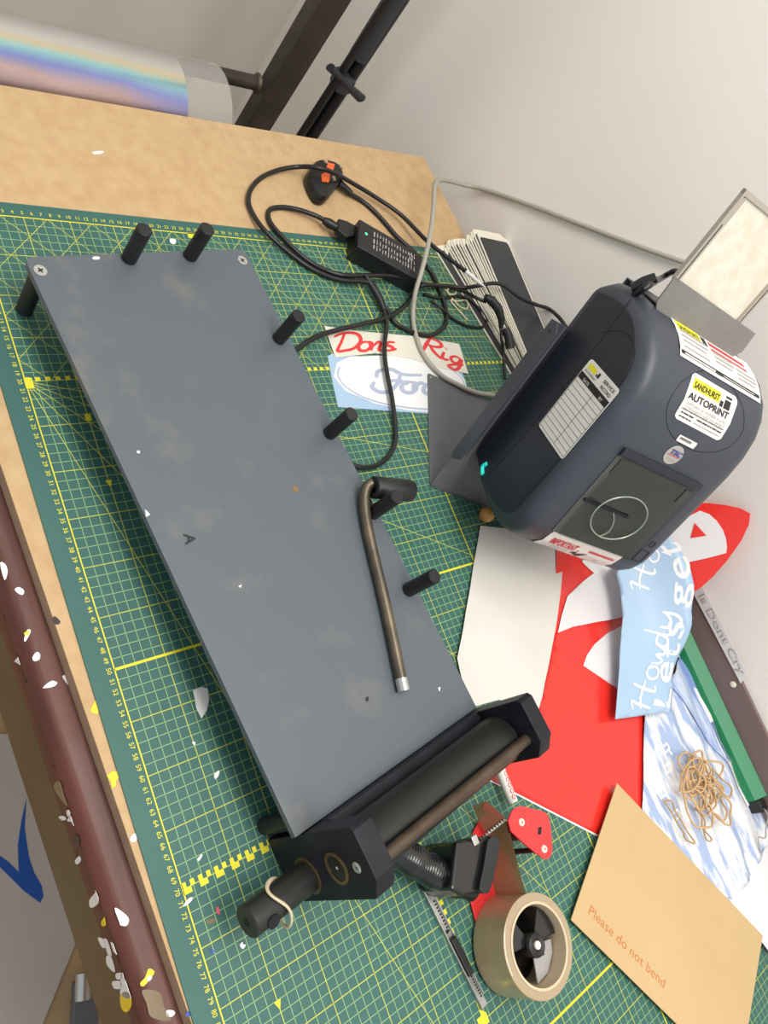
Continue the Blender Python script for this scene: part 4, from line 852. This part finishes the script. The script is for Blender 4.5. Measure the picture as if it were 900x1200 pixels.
for k in range(12):
    t=k/12; t2=(k+1)/12; L_=lambda t:tuple(z0[i]+(z1[i]-z0[i])*t for i in range(3))
    p,q_=L_(t),L_(t2); mdp=L_((t+t2)/2); mb.add([p,q_,(mdp[0]-.35,mdp[1]-.25,mdp[2]+.1)],[(0,1,2)])
mb.build('toothed_blade','zinc',di,solid=.05)
MB().box(((78.33, 28.13, 4.90)[0]-.5,(78.33, 28.13, 4.90)[1]-.4,4.6),((78.33, 28.13, 4.90)[0]+.5,(78.33, 28.13, 4.90)[1]+.4,5.5)).build('blade_bracket','zinc',di,bevel=.1)
# hub
hbx=MB().cyl((RC_[0],RC_[1],.4),(RC_[0],RC_[1],4.6),1.2,32,bev=.1).build('hub','hub_black',di,smooth=True)
MB().lathe((RC_[0],RC_[1],4.6),(0,0,1),[(0,.5),(.25,.55),(.35,.9),(.2,1.15),(0,1.2)],32).build('hub_cap','black_rubber',hbx,smooth=True)
MB().cyl((RC_[0],RC_[1],4.6),(RC_[0],RC_[1],5.0),.42,20,bev=.08).build('hub_rivet','card_white',hbx,smooth=True)
mb=MB().cyl((RC_[0],RC_[1],.45),(RC_[0],RC_[1],.9),3.75,48)
for a in (1.9,4.0):
    pts=[]
    for da,r in ((-.45,1.1),(-.5,3.7),(-.25,3.74),(0,3.75),(.25,3.74),(.5,3.7),(.45,1.1)): pts.append((RC_[0]+r*math.cos(a+da),RC_[1]+r*math.sin(a+da),.9))
    mb.prism(pts,(0,0,3.3))
mb.build('hub_spokes','hub_black',di,bevel=.15)
pts=[(RC_[0]+r*math.cos(a),RC_[1]+r*math.sin(a),1.0) for r,a in [(1.5,.1),(3.7,-.15),(3.72,.35),(3.7,.9),(3.6,1.25),(1.5,1.2)]]
pw=MB().prism([(p[0],p[1],3.2) for p in pts],(0,0,.15)).build('paper_label','print_grey',di)
mb=MB()
for k in range(7): micro(mb,.2,2.6-abs(k-3)*.25,0,.2,lambda x,y,k=k:(RC_[0]-1.6+x,RC_[1]+1.7+k*.27+y,3.36),k)
mb.box((RC_[0]+1.0,RC_[1]+1.5,3.355),(RC_[0]+1.9,RC_[1]+1.75,3.365)).box((RC_[0]+1.0,RC_[1]+1.5,3.355),(RC_[0]+1.2,RC_[1]+1.95,3.365))
mb.build('label_print','print_black',pw)
# marker pen
mk=thing('marker_pen','white marker pen with red lettering poking out from under the roller press','marker pen',(75.25, 38.88, 1.50))
MB().tube([(72.15, 38.79, 1.60), (74.15, 38.66, 1.60), (78.21, 38.65, 1.60)],.62,18).build('barrel','white_label',mk,smooth=True)
mb=MB(); o6=(74.59, 38.74, 2.30); x6=(77.93, 38.52, 2.30); y6=(74.78, 39.89, 2.00)
for k in range(5):
    t=.1+k*.2; c=[o6[q]+(x6[q]-o6[q])*t for q in range(2)]
    mb.ribbon([(c[0]+.26*math.cos(a*.6),c[1]+.2*math.sin(a*.6)) for a in range(11)],.1,lambda a,b:(a,b,2.24))
mb.build('red_print','print_red',mk)
# snap-off knife
kn=thing('craft_knife','slim steel snap-off craft knife with black slider beside the parcel tape','craft knife',(87.73, 25.06, 0.05))
k0=Vector((81.04, 23.87, 0.30)); k1=Vector((94.01, 25.67, 0.30)); kd=(k1-k0); kl=kd.length; kd.normalize(); kw=Vector((-kd.y,kd.x,0))
def kp(x,y,z): return (k0.x+kd.x*x+kw.x*y,k0.y+kd.y*x+kw.y*y,z)
MB().fbox(kp,(0,-.5,.04),(kl,.5,.16)).fbox(kp,(0,-.55,.04),(kl,-.42,.5)).fbox(kp,(0,.42,.04),(kl-1.2,.55,.42)).build('body','blade',kn,bevel=.03)
MB().fbox(kp,(5.6,-.38,.2),(9.6,.42,.75)).build('slider','black_rubber',kn,bevel=.1)
mb=MB()
for k in range(10): mb.fbox(kp,(1.6+k*.36,.1,.161),(1.6+k*.36+.18,.36,.18))
for k in range(8): mb.fbox(kp,(9.9+k*.3,.1,.161),(9.9+k*.3+.15,.36,.18))
mb.build('notches','seam',kn)
MB().cyl(kp(4.9,0,.16),kp(4.9,0,.18),.2,14).build('pivot_hole','seam',kn)
# ================================================================= beyond the bench: film roll, stand, tripod
fr=thing('film_roll','large roll of rainbow holographic film hanging on a steel bar past the bench','film roll',(-46,30,-20))
def roll_axis(v,dz=0): return (-44.2,v,-21.7+.025*(v-43.6)+dz)
A_=(0,1,.025)
MB().lathe(roll_axis(-14),A_,[(0,8.75),(0,9.0),(58.6,9.0),(58.6,8.75)],96).build('film','holo_film',fr,smooth=True)
MB().lathe(roll_axis(44.6),A_,[(0,8.86),(0,8.95),(8.4,8.95),(8.4,8.86)],96).build('clear_wrap','wrap_film',fr,smooth=True)
MB().lathe(roll_axis(-14),A_,[(0.1,8.5),(0.1,8.75),(58.5,8.75),(58.5,8.5)],64).build('core','cardboard',fr,smooth=True)
rk=thing('roll_rack','dark welded steel rack with square upright and round bar carrying the film roll','rack',(-48,64,-76))
MB().cyl((-48.6,-30,-18.3),(-48.6,62.3,-15.4),1.3,32).build('bar','frame_steel',rk,smooth=True)
MB().box((-48.6,62.2,-76),(-45.0,67.6,60)).build('upright','frame_steel',rk,bevel=.4)
MB().lathe((-48.6,62.2,-15.4),(0,-1,0),[(0,1.3),(0,1.8),(.5,1.45),(.5,1.3)],24).build('weld_bead','old_steel',rk,smooth=True)
MB().box((-50.6,-34,-76),(-46.0,-29.5,60)).build('upright','frame_steel',rk,bevel=.4)
tp_=thing('tripod','folded black tripod standing against the wall past the bench','tripod',(-46,75,-76))
MB().cyl((-44,74.2,-76),(-44,72.3,60),.75,16).build('leg','tripod_black',tp_,smooth=True)
MB().cyl((-45.5,76.2,-76),(-45.5,74.0,60),.75,16).build('leg','tripod_black',tp_,smooth=True)
MB().cyl((-44.5,78.0,-76),(-44.5,75.0,60),1.05,16).build('leg','tripod_black',tp_,smooth=True)
MB().cyl((-44.8,75.2,-2.0),(-44.8,74.4,20),1.75,20,bev=.2).build('foam_sleeve','tripod_grip',tp_,smooth=True)
MB().cyl((-44.7,75.4,-9.0),(-44.7,75.2,-5.5),2.2,8,bev=.5).build('collar','tripod_grip',tp_)
MB().tube([(-43.5,69.9,-4.5),(-43.2,72.5,-5.5),(-43.0,76,-7.0),(-43.0,79.8,-8.5)],0,12,rad=[1.0,.8,.9,1.15],flat=.7).build('lever','tripod_grip',tp_,smooth=True)
# ================================================================= printed sheet on the floor below
fp=thing('floor_sheet','large pale vinyl sheet with a blue tick lying on the floor under the bench edge','vinyl sheet',(75,0,-75.9))
flat('sheet',[(81.02, 8.71, -75.50), (89.24, 1.38, -75.50), (97.24, -5.61, -75.50), (77.32, -19.63, -75.50), (45.81, -6.62, -75.50), (44.81, 6.29, -75.50), (46.61, 11.39, -75.50)],-75.7,'floor_paper',par=fp,th=.2)
tk_=[(56.48, 7.52, -75.40), (59.55, 5.91, -75.40), (62.91, 4.51, -75.40), (66.94, 3.60, -75.40), (64.82, 2.57, -75.40), (63.43, 1.63, -75.40), (62.42, 0.60, -75.40), (63.78, 0.27, -75.40), (65.03, 1.23, -75.40), (67.13, 2.25, -75.40), (69.95, 3.61, -75.40), (72.71, 5.40, -75.40), (71.97, 6.13, -75.40), (70.39, 6.29, -75.40), (67.92, 5.73, -75.40), (65.35, 5.61, -75.40), (60.79, 6.12, -75.40)]
flat('blue_tick',tk_,-75.48,'tick_blue',par=fp,th=.05)
tag(MB().prism([(85.70, 6.70, -75.00), (87.13, 9.86, -75.00), (93.16, 8.36, -75.00), (92.15, 4.35, -75.00)],(0,0,2)).build('grey_box','sheet_metal',base=(89.37, 7.41, -75.00),bevel=.3),'small grey metal box on the wooden floor beside the vinyl sheet','box')
tag(MB().cyl((88.01, 6.36, -70.00),(84.54, 7.49, -70.00),1.2,16).build('steel_rod','zinc',base=(86.70, 6.74, -70.00),smooth=True),'short bright metal rod on the grey box below the bench','rod')
# ================================================================= vinyl offcuts
def scrap(pts,m,label,nrm=None,group=None,cat='vinyl offcut',th=.03):
    P=[Vector(p) for p in pts]
    if nrm is None: nrm=(0,0,1)
    if len(P)>3 and len(P)<7: P=[Vector(p) for p in smoothpath(pts,3,closed=True)]
    mb=MB().prism([tuple(p) for p in P],vmul(nrm,th)); c=sum(P,Vector())/len(P)
    return tag(mb.build('vinyl_offcut',m,base=tuple(c)),label,cat,group)
def bscrap(pts,m,label,group=None):
    av=sum(p[1]-vo(p[0]) for p in pts)/len(pts); side=av<.5
    if side: pts=[(p[0],vo(p[0])-.005,min(p[2],-2.9)) for p in pts]; return scrap(pts,m,label,(0,-1,0),group)
    pts=[(p[0],max(p[1],vo(p[0])+.75),-2.09) for p in pts]; return scrap(pts,m,label,(0,0,1),group,th=.07 if ('fleck' in label or 'streak' in label) else .03)
bscrap([(37.38, -6.27, -2.09), (37.55, -5.88, -2.09), (38.31, -5.85, -2.09), (39.04, -7.06, -0.20)],'scrap_white','small white vinyl offcut on the brown rail at the left picture edge')
bscrap([(40.10, -5.71, -2.09), (39.95, -5.30, -2.09), (40.36, -4.96, -2.09), (40.74, -5.14, -2.09), (40.58, -5.46, -2.09)],'scrap_white','bean-shaped white offcut alone on the brown rail above the pink one')
bscrap([(41.81, -6.95, -1.74), (42.09, -6.94, -0.06), (42.45, -6.92, -0.22), (42.25, -6.93, -1.66)],'scrap_pink','pink vinyl offcut on the brown rail')
bscrap([(44.72, -6.83, -0.70), (44.01, -5.62, -2.09), (44.16, -5.36, -2.09), (44.58, -5.62, -2.09), (45.03, -6.82, -0.15)],'scrap_white','white and orange sliver on the brown rail')
bscrap([(44.24, -5.97, -2.09), (44.12, -5.50, -2.09), (44.43, -5.58, -2.09), (44.50, -5.89, -2.09)],'scrap_yellow','orange streak lying on the white sliver on the brown rail')
bscrap([(46.10, -6.78, -4.31), (46.07, -6.78, -2.23), (45.58, -6.80, -2.56), (45.90, -6.78, -1.66), (46.51, -6.76, -0.55), (46.64, -6.75, 0.53), (46.93, -6.74, -0.16), (46.80, -6.75, -1.91)],'scrap_white','white vinyl offcut with a pointed tail, beside an oval one on the brown rail')
bscrap([(46.54, -5.84, -2.09), (46.19, -5.38, -2.09), (46.49, -5.16, -2.09), (46.92, -5.35, -2.09), (46.95, -5.80, -2.09)],'scrap_white','oval white offcut on the brown rail beside the pointed one')
bscrap([(47.76, -6.71, -0.01), (47.27, -5.81, -2.09), (47.55, -5.67, -2.09), (48.16, -6.69, 0.67)],'scrap_white','small round white offcut just below the oval one on the brown rail')
bscrap([(48.19, -6.69, -3.46), (48.18, -6.69, -1.83), (48.24, -6.69, -1.59), (48.43, -6.68, -3.13)],'scrap_black','black vinyl speck on the brown rail')
bscrap([(49.44, -5.73, -2.09), (49.07, -4.89, -2.09), (49.37, -4.44, -2.09), (49.60, -4.73, -2.09), (49.60, -5.25, -2.09)],'scrap_white','wing-shaped white offcut in the middle of the brown rail')
bscrap([(48.98, -3.88, -2.09), (48.99, -3.58, -2.09), (49.92, -3.45, -2.09), (49.78, -3.65, -2.09)],'scrap_white','narrow white offcut against the fibreboard edge')
bscrap([(56.15, -6.37, -1.29), (56.13, -6.37, -0.44), (56.42, -6.36, 0.01), (56.51, -6.36, -0.90)],'scrap_white','round white dot alone on the brown rail above the clear tape scrap')
bscrap([(57.80, -6.31, -5.01), (57.52, -6.32, -1.29), (58.44, -5.04, -2.09), (59.34, -6.25, -0.53), (59.82, -6.23, -2.95), (59.09, -6.26, -4.00)],'scrap_clear','curved piece of clear tape stuck to the brown rail')
bscrap([(58.87, -6.27, -1.30), (58.69, -6.27, 0.22), (58.75, -5.21, -2.09), (59.08, -5.15, -2.09), (59.13, -6.25, 0.22), (59.28, -6.25, -0.99)],'scrap_white','double-lobed white offcut on the edge of the clear tape')
bscrap([(59.62, -6.24, -2.71), (59.48, -6.24, -1.22), (59.91, -6.22, 0.59), (60.14, -6.21, 0.06), (60.05, -6.22, -2.16)],'scrap_white','white leaf-shaped offcut below the double-lobed one on the rail')
bscrap([(60.20, -6.21, -3.67), (60.13, -6.21, -1.46), (60.58, -6.20, -1.46), (60.66, -6.19, -3.67)],'scrap_white','small square white offcut in the cluster below the clear tape')
bscrap([(60.98, -6.18, -4.32), (60.68, -6.19, -2.63), (61.31, -6.17, -0.02), (61.54, -6.16, -1.54), (61.16, -6.17, -3.19)],'scrap_white','jagged white offcut, lowest of the cluster below the clear tape')
bscrap([(60.39, -6.20, -6.43), (60.47, -6.20, -4.82), (60.82, -6.19, -4.41), (60.77, -6.19, -5.74)],'scrap_white','tiny comb-edged white offcut left of the jagged one')
bscrap([(62.50, -6.12, -4.48), (62.31, -6.13, -2.95), (62.97, -6.10, -2.16), (63.16, -6.09, -3.66), (62.95, -6.10, -4.48)],'scrap_black','curled black vinyl offcut on the brown rail')
bscrap([(63.88, -6.06, -5.55), (63.72, -6.07, -4.31), (64.06, -6.06, -4.96)],'scrap_black','tiny black offcut under the curled black one')
bscrap([(64.47, -6.04, -5.96), (64.11, -6.06, -4.23), (64.49, -6.04, -4.14), (64.79, -6.03, -5.54)],'scrap_white','small square white offcut near the black ones on the rail')
bscrap([(62.62, -6.12, -0.03), (62.76, -5.25, -2.09), (63.43, -5.23, -2.09), (63.50, -6.08, 0.19)],'scrap_tan','tan flake on the highlight of the brown rail')
bscrap([(67.99, -5.90, -0.06), (68.29, -4.89, -2.09), (68.79, -4.75, -2.09), (68.70, -5.87, 0.52), (68.41, -5.88, -0.06)],'scrap_tan','lower tan flake on the brown rail above the large white offcut')
bscrap([(67.97, -5.90, -5.52), (67.35, -5.93, -3.10), (67.24, -5.93, -1.78), (68.16, -5.89, -3.02), (68.64, -5.87, -5.76)],'scrap_white','tall white offcut on the outer side of the rail above the small yellow one')
bscrap([(69.83, -5.83, -4.12), (69.47, -5.84, -2.55), (69.54, -5.84, -1.93), (70.12, -5.82, -3.25), (70.20, -5.81, -4.28)],'scrap_yellow','small yellow drop-shaped offcut on the brown rail')
bscrap([(69.04, -5.86, -0.07), (69.67, -4.57, -2.09), (70.39, -4.26, -2.09), (70.78, -4.61, -2.09), (70.51, -5.80, -0.07), (70.32, -5.81, -1.18)],'scrap_white','large white D-shaped offcut on the brown rail')
bscrap([(71.27, -5.77, -6.65), (71.32, -5.77, -5.24), (71.97, -5.74, -4.99), (72.08, -5.74, -6.31)],'scrap_white','white offcut at the top of the lower cluster on the rail')
bscrap([(71.39, -5.76, -5.08), (71.44, -5.76, -4.19), (72.68, -5.71, -4.35), (72.71, -5.71, -5.31)],'scrap_white','thin white strip in the lower cluster on the rail')
bscrap([(71.57, -5.76, -3.40), (71.67, -5.75, -1.94), (72.21, -5.73, -1.19), (72.60, -5.72, -2.24), (72.29, -5.73, -3.48)],'scrap_white','oval white offcut on the rail right of the thin strip')
bscrap([(72.86, -5.71, -1.64), (72.44, -5.72, 0.49), (73.18, -4.46, -2.09), (72.93, -5.70, 0.20), (73.06, -5.70, -1.41)],'scrap_white','pointed eye-shaped white offcut on the brown rail')
bscrap([(72.88, -5.70, -5.97), (72.76, -5.71, -4.67), (74.15, -5.65, -4.98), (73.64, -5.67, -6.54)],'scrap_white','triangular white offcut in the lower cluster')
bscrap([(74.29, -5.65, -4.90), (74.13, -5.65, -3.16), (74.65, -5.63, -3.71), (74.74, -5.63, -5.14)],'scrap_white','small square white offcut in the lower cluster')
bscrap([(75.04, -5.62, -6.61), (74.90, -5.62, -4.18), (75.51, -5.60, -4.81), (75.64, -5.59, -6.77)],'scrap_white','lower square white offcut, left of the forked one')
bscrap([(74.14, -5.65, -3.39), (74.12, -5.66, -2.93), (75.34, -5.61, -3.31), (74.72, -5.63, -0.17), (74.61, -5.64, 0.54), (76.19, -5.57, -2.47), (76.33, -5.57, -4.33), (76.07, -5.58, -5.61)],'scrap_white','forked white offcut on the rail beside the yellow oval')
bscrap([(76.30, -5.57, -5.86), (75.75, -5.59, -4.17), (75.86, -5.59, -2.77), (76.83, -5.55, -3.54), (77.55, -5.52, -5.36), (77.36, -5.53, -6.50)],'scrap_yellow','yellow oval offcut at the bottom of the brown rail')
bscrap([(75.35, -5.61, -0.39), (75.13, -4.32, -2.09), (74.67, -3.87, -2.09), (75.15, -3.49, -2.09), (75.45, -3.97, -2.09), (75.70, -4.66, -2.09)],'scrap_yellow','long yellow offcut pointing across the rail')
bscrap([(75.25, -4.21, -2.09), (75.22, -3.90, -2.09), (75.46, -3.83, -2.09), (75.56, -4.16, -2.09)],'scrap_white','small white fleck on the long yellow offcut')
bscrap([(77.02, -5.54, -4.17), (75.89, -5.58, -0.32), (76.78, -3.57, -2.09), (77.95, -3.57, -2.09), (79.16, -3.36, -2.09), (78.10, -5.50, -1.50)],'scrap_clear','crumpled ball of clear tape on the bottom of the rail')
bscrap([(78.29, -3.45, -2.09), (78.58, -2.93, -2.09), (78.89, -2.88, -2.09), (78.93, -3.28, -2.09), (78.64, -3.57, -2.09)],'scrap_white','white oval offcut against the fibreboard at the bottom')
scrap([(44.11, -3.94, -0.18), (43.79, -3.63, -0.18), (44.45, -3.28, -0.18), (44.59, -3.69, -0.18)],'scrap_black','black triangular offcut on the fibreboard edge')
scrap([(52.80, -2.99, -0.18), (52.07, -2.31, -0.18), (52.19, -2.19, -0.18), (53.29, -2.44, -0.18), (53.06, -2.91, -0.18)],'scrap_yellow','bright yellow triangular offcut on the fibreboard edge, upper one')
scrap([(58.63, -3.27, -0.18), (58.44, -2.75, -0.18), (58.63, -2.27, -0.18), (59.20, -2.37, -0.18), (59.32, -2.64, -0.18), (59.73, -2.76, -0.18), (59.80, -3.16, -0.18), (59.23, -3.07, -0.18)],'scrap_yellow','bright yellow L-shaped offcut on the fibreboard edge, lower one')
scrap([(64.17, -2.83, -0.18), (64.03, -2.48, -0.18), (64.21, -2.23, -0.18), (64.67, -2.53, -0.18), (64.50, -2.93, -0.18)],'scrap_white','white offcut at the border of fibreboard and mat')
scrap([(78.79, -2.63, -0.18), (78.78, -2.39, -0.18), (79.18, -2.30, -0.18), (79.02, -2.71, -0.18)],'scrap_blue','dark blue offcut on the fibreboard near the bottom')
scrap([(-10.92, 15.93, -0.18), (-11.29, 17.19, -0.18), (-10.89, 17.07, -0.18), (-10.54, 15.92, -0.18)],'scrap_white','tiny white fleck on the bare fibreboard at the far end')
scrap([(54.07, 6.53, 0.03), (54.02, 7.47, 0.03), (54.36, 8.00, 0.03), (55.42, 7.80, 0.03), (56.33, 7.20, 0.03), (56.85, 6.47, 0.03), (55.78, 6.30, 0.03), (54.81, 6.46, 0.03)],'scrap_white','large white half-moon offcut on the mat left of the jig')
scrap([(58.62, 4.86, 0.03), (58.63, 5.12, 0.03), (58.88, 5.12, 0.03), (58.89, 4.94, 0.03)],'scrap_white','tiny white dot on the mat below the half-moon offcut')
scrap([(62.06, 5.96, 0.03), (61.95, 6.54, 0.03), (62.35, 6.31, 0.03), (62.52, 5.88, 0.03)],'scrap_white','small hooked white offcut on the mat left of the jig')
scrap([(68.26, 2.00, 0.03), (68.03, 2.50, 0.03), (68.19, 2.53, 0.03), (68.46, 2.10, 0.03)],'scrap_white','sharp little white offcut on the mat above the yellow blocks')
scrap([(71.20, -0.42, 0.03), (70.84, 0.35, 0.03), (71.04, 0.61, 0.03), (71.27, 0.04, 0.03)],'scrap_white','pale feathery offcut on the ruler line at the yellow blocks')
scrap([(72.66, 2.29, 0.03), (72.70, 2.53, 0.03), (73.27, 2.49, 0.03), (73.17, 2.27, 0.03)],'scrap_pink','small pink offcut on the mat near the roller shaft')
scrap([(73.21, 1.16, 0.03), (73.23, 1.66, 0.03), (73.53, 1.97, 0.03), (73.64, 1.59, 0.03), (73.53, 1.22, 0.03)],'scrap_clear','translucent grey offcut on the mat below the pink one')
scrap([(76.34, 3.33, 0.03), (76.27, 3.62, 0.03), (76.49, 3.62, 0.03), (76.60, 3.84, 0.03), (76.80, 3.50, 0.03), (76.56, 3.33, 0.03)],'scrap_white','white star-like offcut on the mat below the roller shaft')
scrap([(75.55, 0.66, 0.03), (75.47, 0.93, 0.03), (75.79, 0.98, 0.03), (75.80, 0.73, 0.03)],'scrap_blue','small blue offcut on the mat by the ruler')
scrap([(1.13, 21.88, 0.03), (1.18, 22.66, 0.03), (1.83, 22.33, 0.03), (1.76, 21.78, 0.03)],'scrap_white','white round offcut on the mat between the two far pegs')
scrap([(37.49, 4.52, 6.73), (38.06, 4.83, 6.73), (38.24, 4.36, 6.73)],'scrap_white','tiny white triangle on the left edge of the grey plate')
scrap([(46.61, 11.02, 6.73), (46.53, 11.43, 6.73), (46.83, 11.22, 6.73)],'scrap_white','white fleck near the middle of the grey plate')
scrap([(9.76, 7.78, 6.73), (9.71, 8.42, 6.73), (10.02, 8.32, 6.73), (10.07, 7.69, 6.73)],'scrap_white','white dash-shaped offcut at the far end of the grey plate')
scrap([(31.64, 5.54, 6.73), (31.58, 5.81, 6.73), (31.85, 5.81, 6.73), (31.82, 5.56, 6.73)],'scrap_white','tiny white speck on the upper left of the grey plate')
scrap([(60.74, 20.54, 6.73), (60.84, 20.84, 6.73), (61.19, 20.55, 6.73), (61.05, 20.39, 6.73)],'scrap_black','black speck on the near end of the grey plate')
scrap([(62.71, 29.86, 6.73), (62.74, 30.24, 6.73), (63.19, 29.86, 6.73)],'scrap_white','white speck near the right corner of the grey plate')
# ================================================================= camera, light, colour
cd=bpy.data.cameras.new('camera'); cam=bpy.data.objects.new('camera',cd); COL.objects.link(cam)
cd.sensor_fit='VERTICAL'; cd.sensor_height=24; cd.lens=FPX/1200*24; cd.clip_start=.02
Rm=CAM_R
m4=Matrix(((Rm[0][0],-Rm[1][0],-Rm[2][0],0),(Rm[0][1],-Rm[1][1],-Rm[2][1],0),(Rm[0][2],-Rm[1][2],-Rm[2][2],0),(0,0,0,1)))
m4.translation=W(CAM_POS); cam.matrix_world=m4
bpy.context.scene.camera=cam
def area(name,loc,size,power,col,rot=(0,0,0)):
    l=bpy.data.lights.new(name,'AREA'); l.shape='RECTANGLE'; l.size,l.size_y=size; l.energy=power; l.color=col
    o=bpy.data.objects.new(name,l); COL.objects.link(o); o.location=W(loc); o.rotation_euler=rot; return o
area('ceiling_light',(110,15,185),(1.3,.6),25,(1,.96,.90))
area('ceiling_light',(10,10,188),(1.2,.4),12,(1,.96,.90))
w=bpy.data.worlds.new('room'); bpy.context.scene.world=w; w.use_nodes=True
w.node_tree.nodes['Background'].inputs[0].default_value=(.95,.97,1,1); w.node_tree.nodes['Background'].inputs[1].default_value=.66
vs_=bpy.context.scene.view_settings; vs_.view_transform='Standard'; vs_.look='None'; vs_.gamma=1; vs_.exposure=0; vs_.use_curve_mapping=False
for o in bpy.data.objects:
    if '_b' in o: del o['_b']
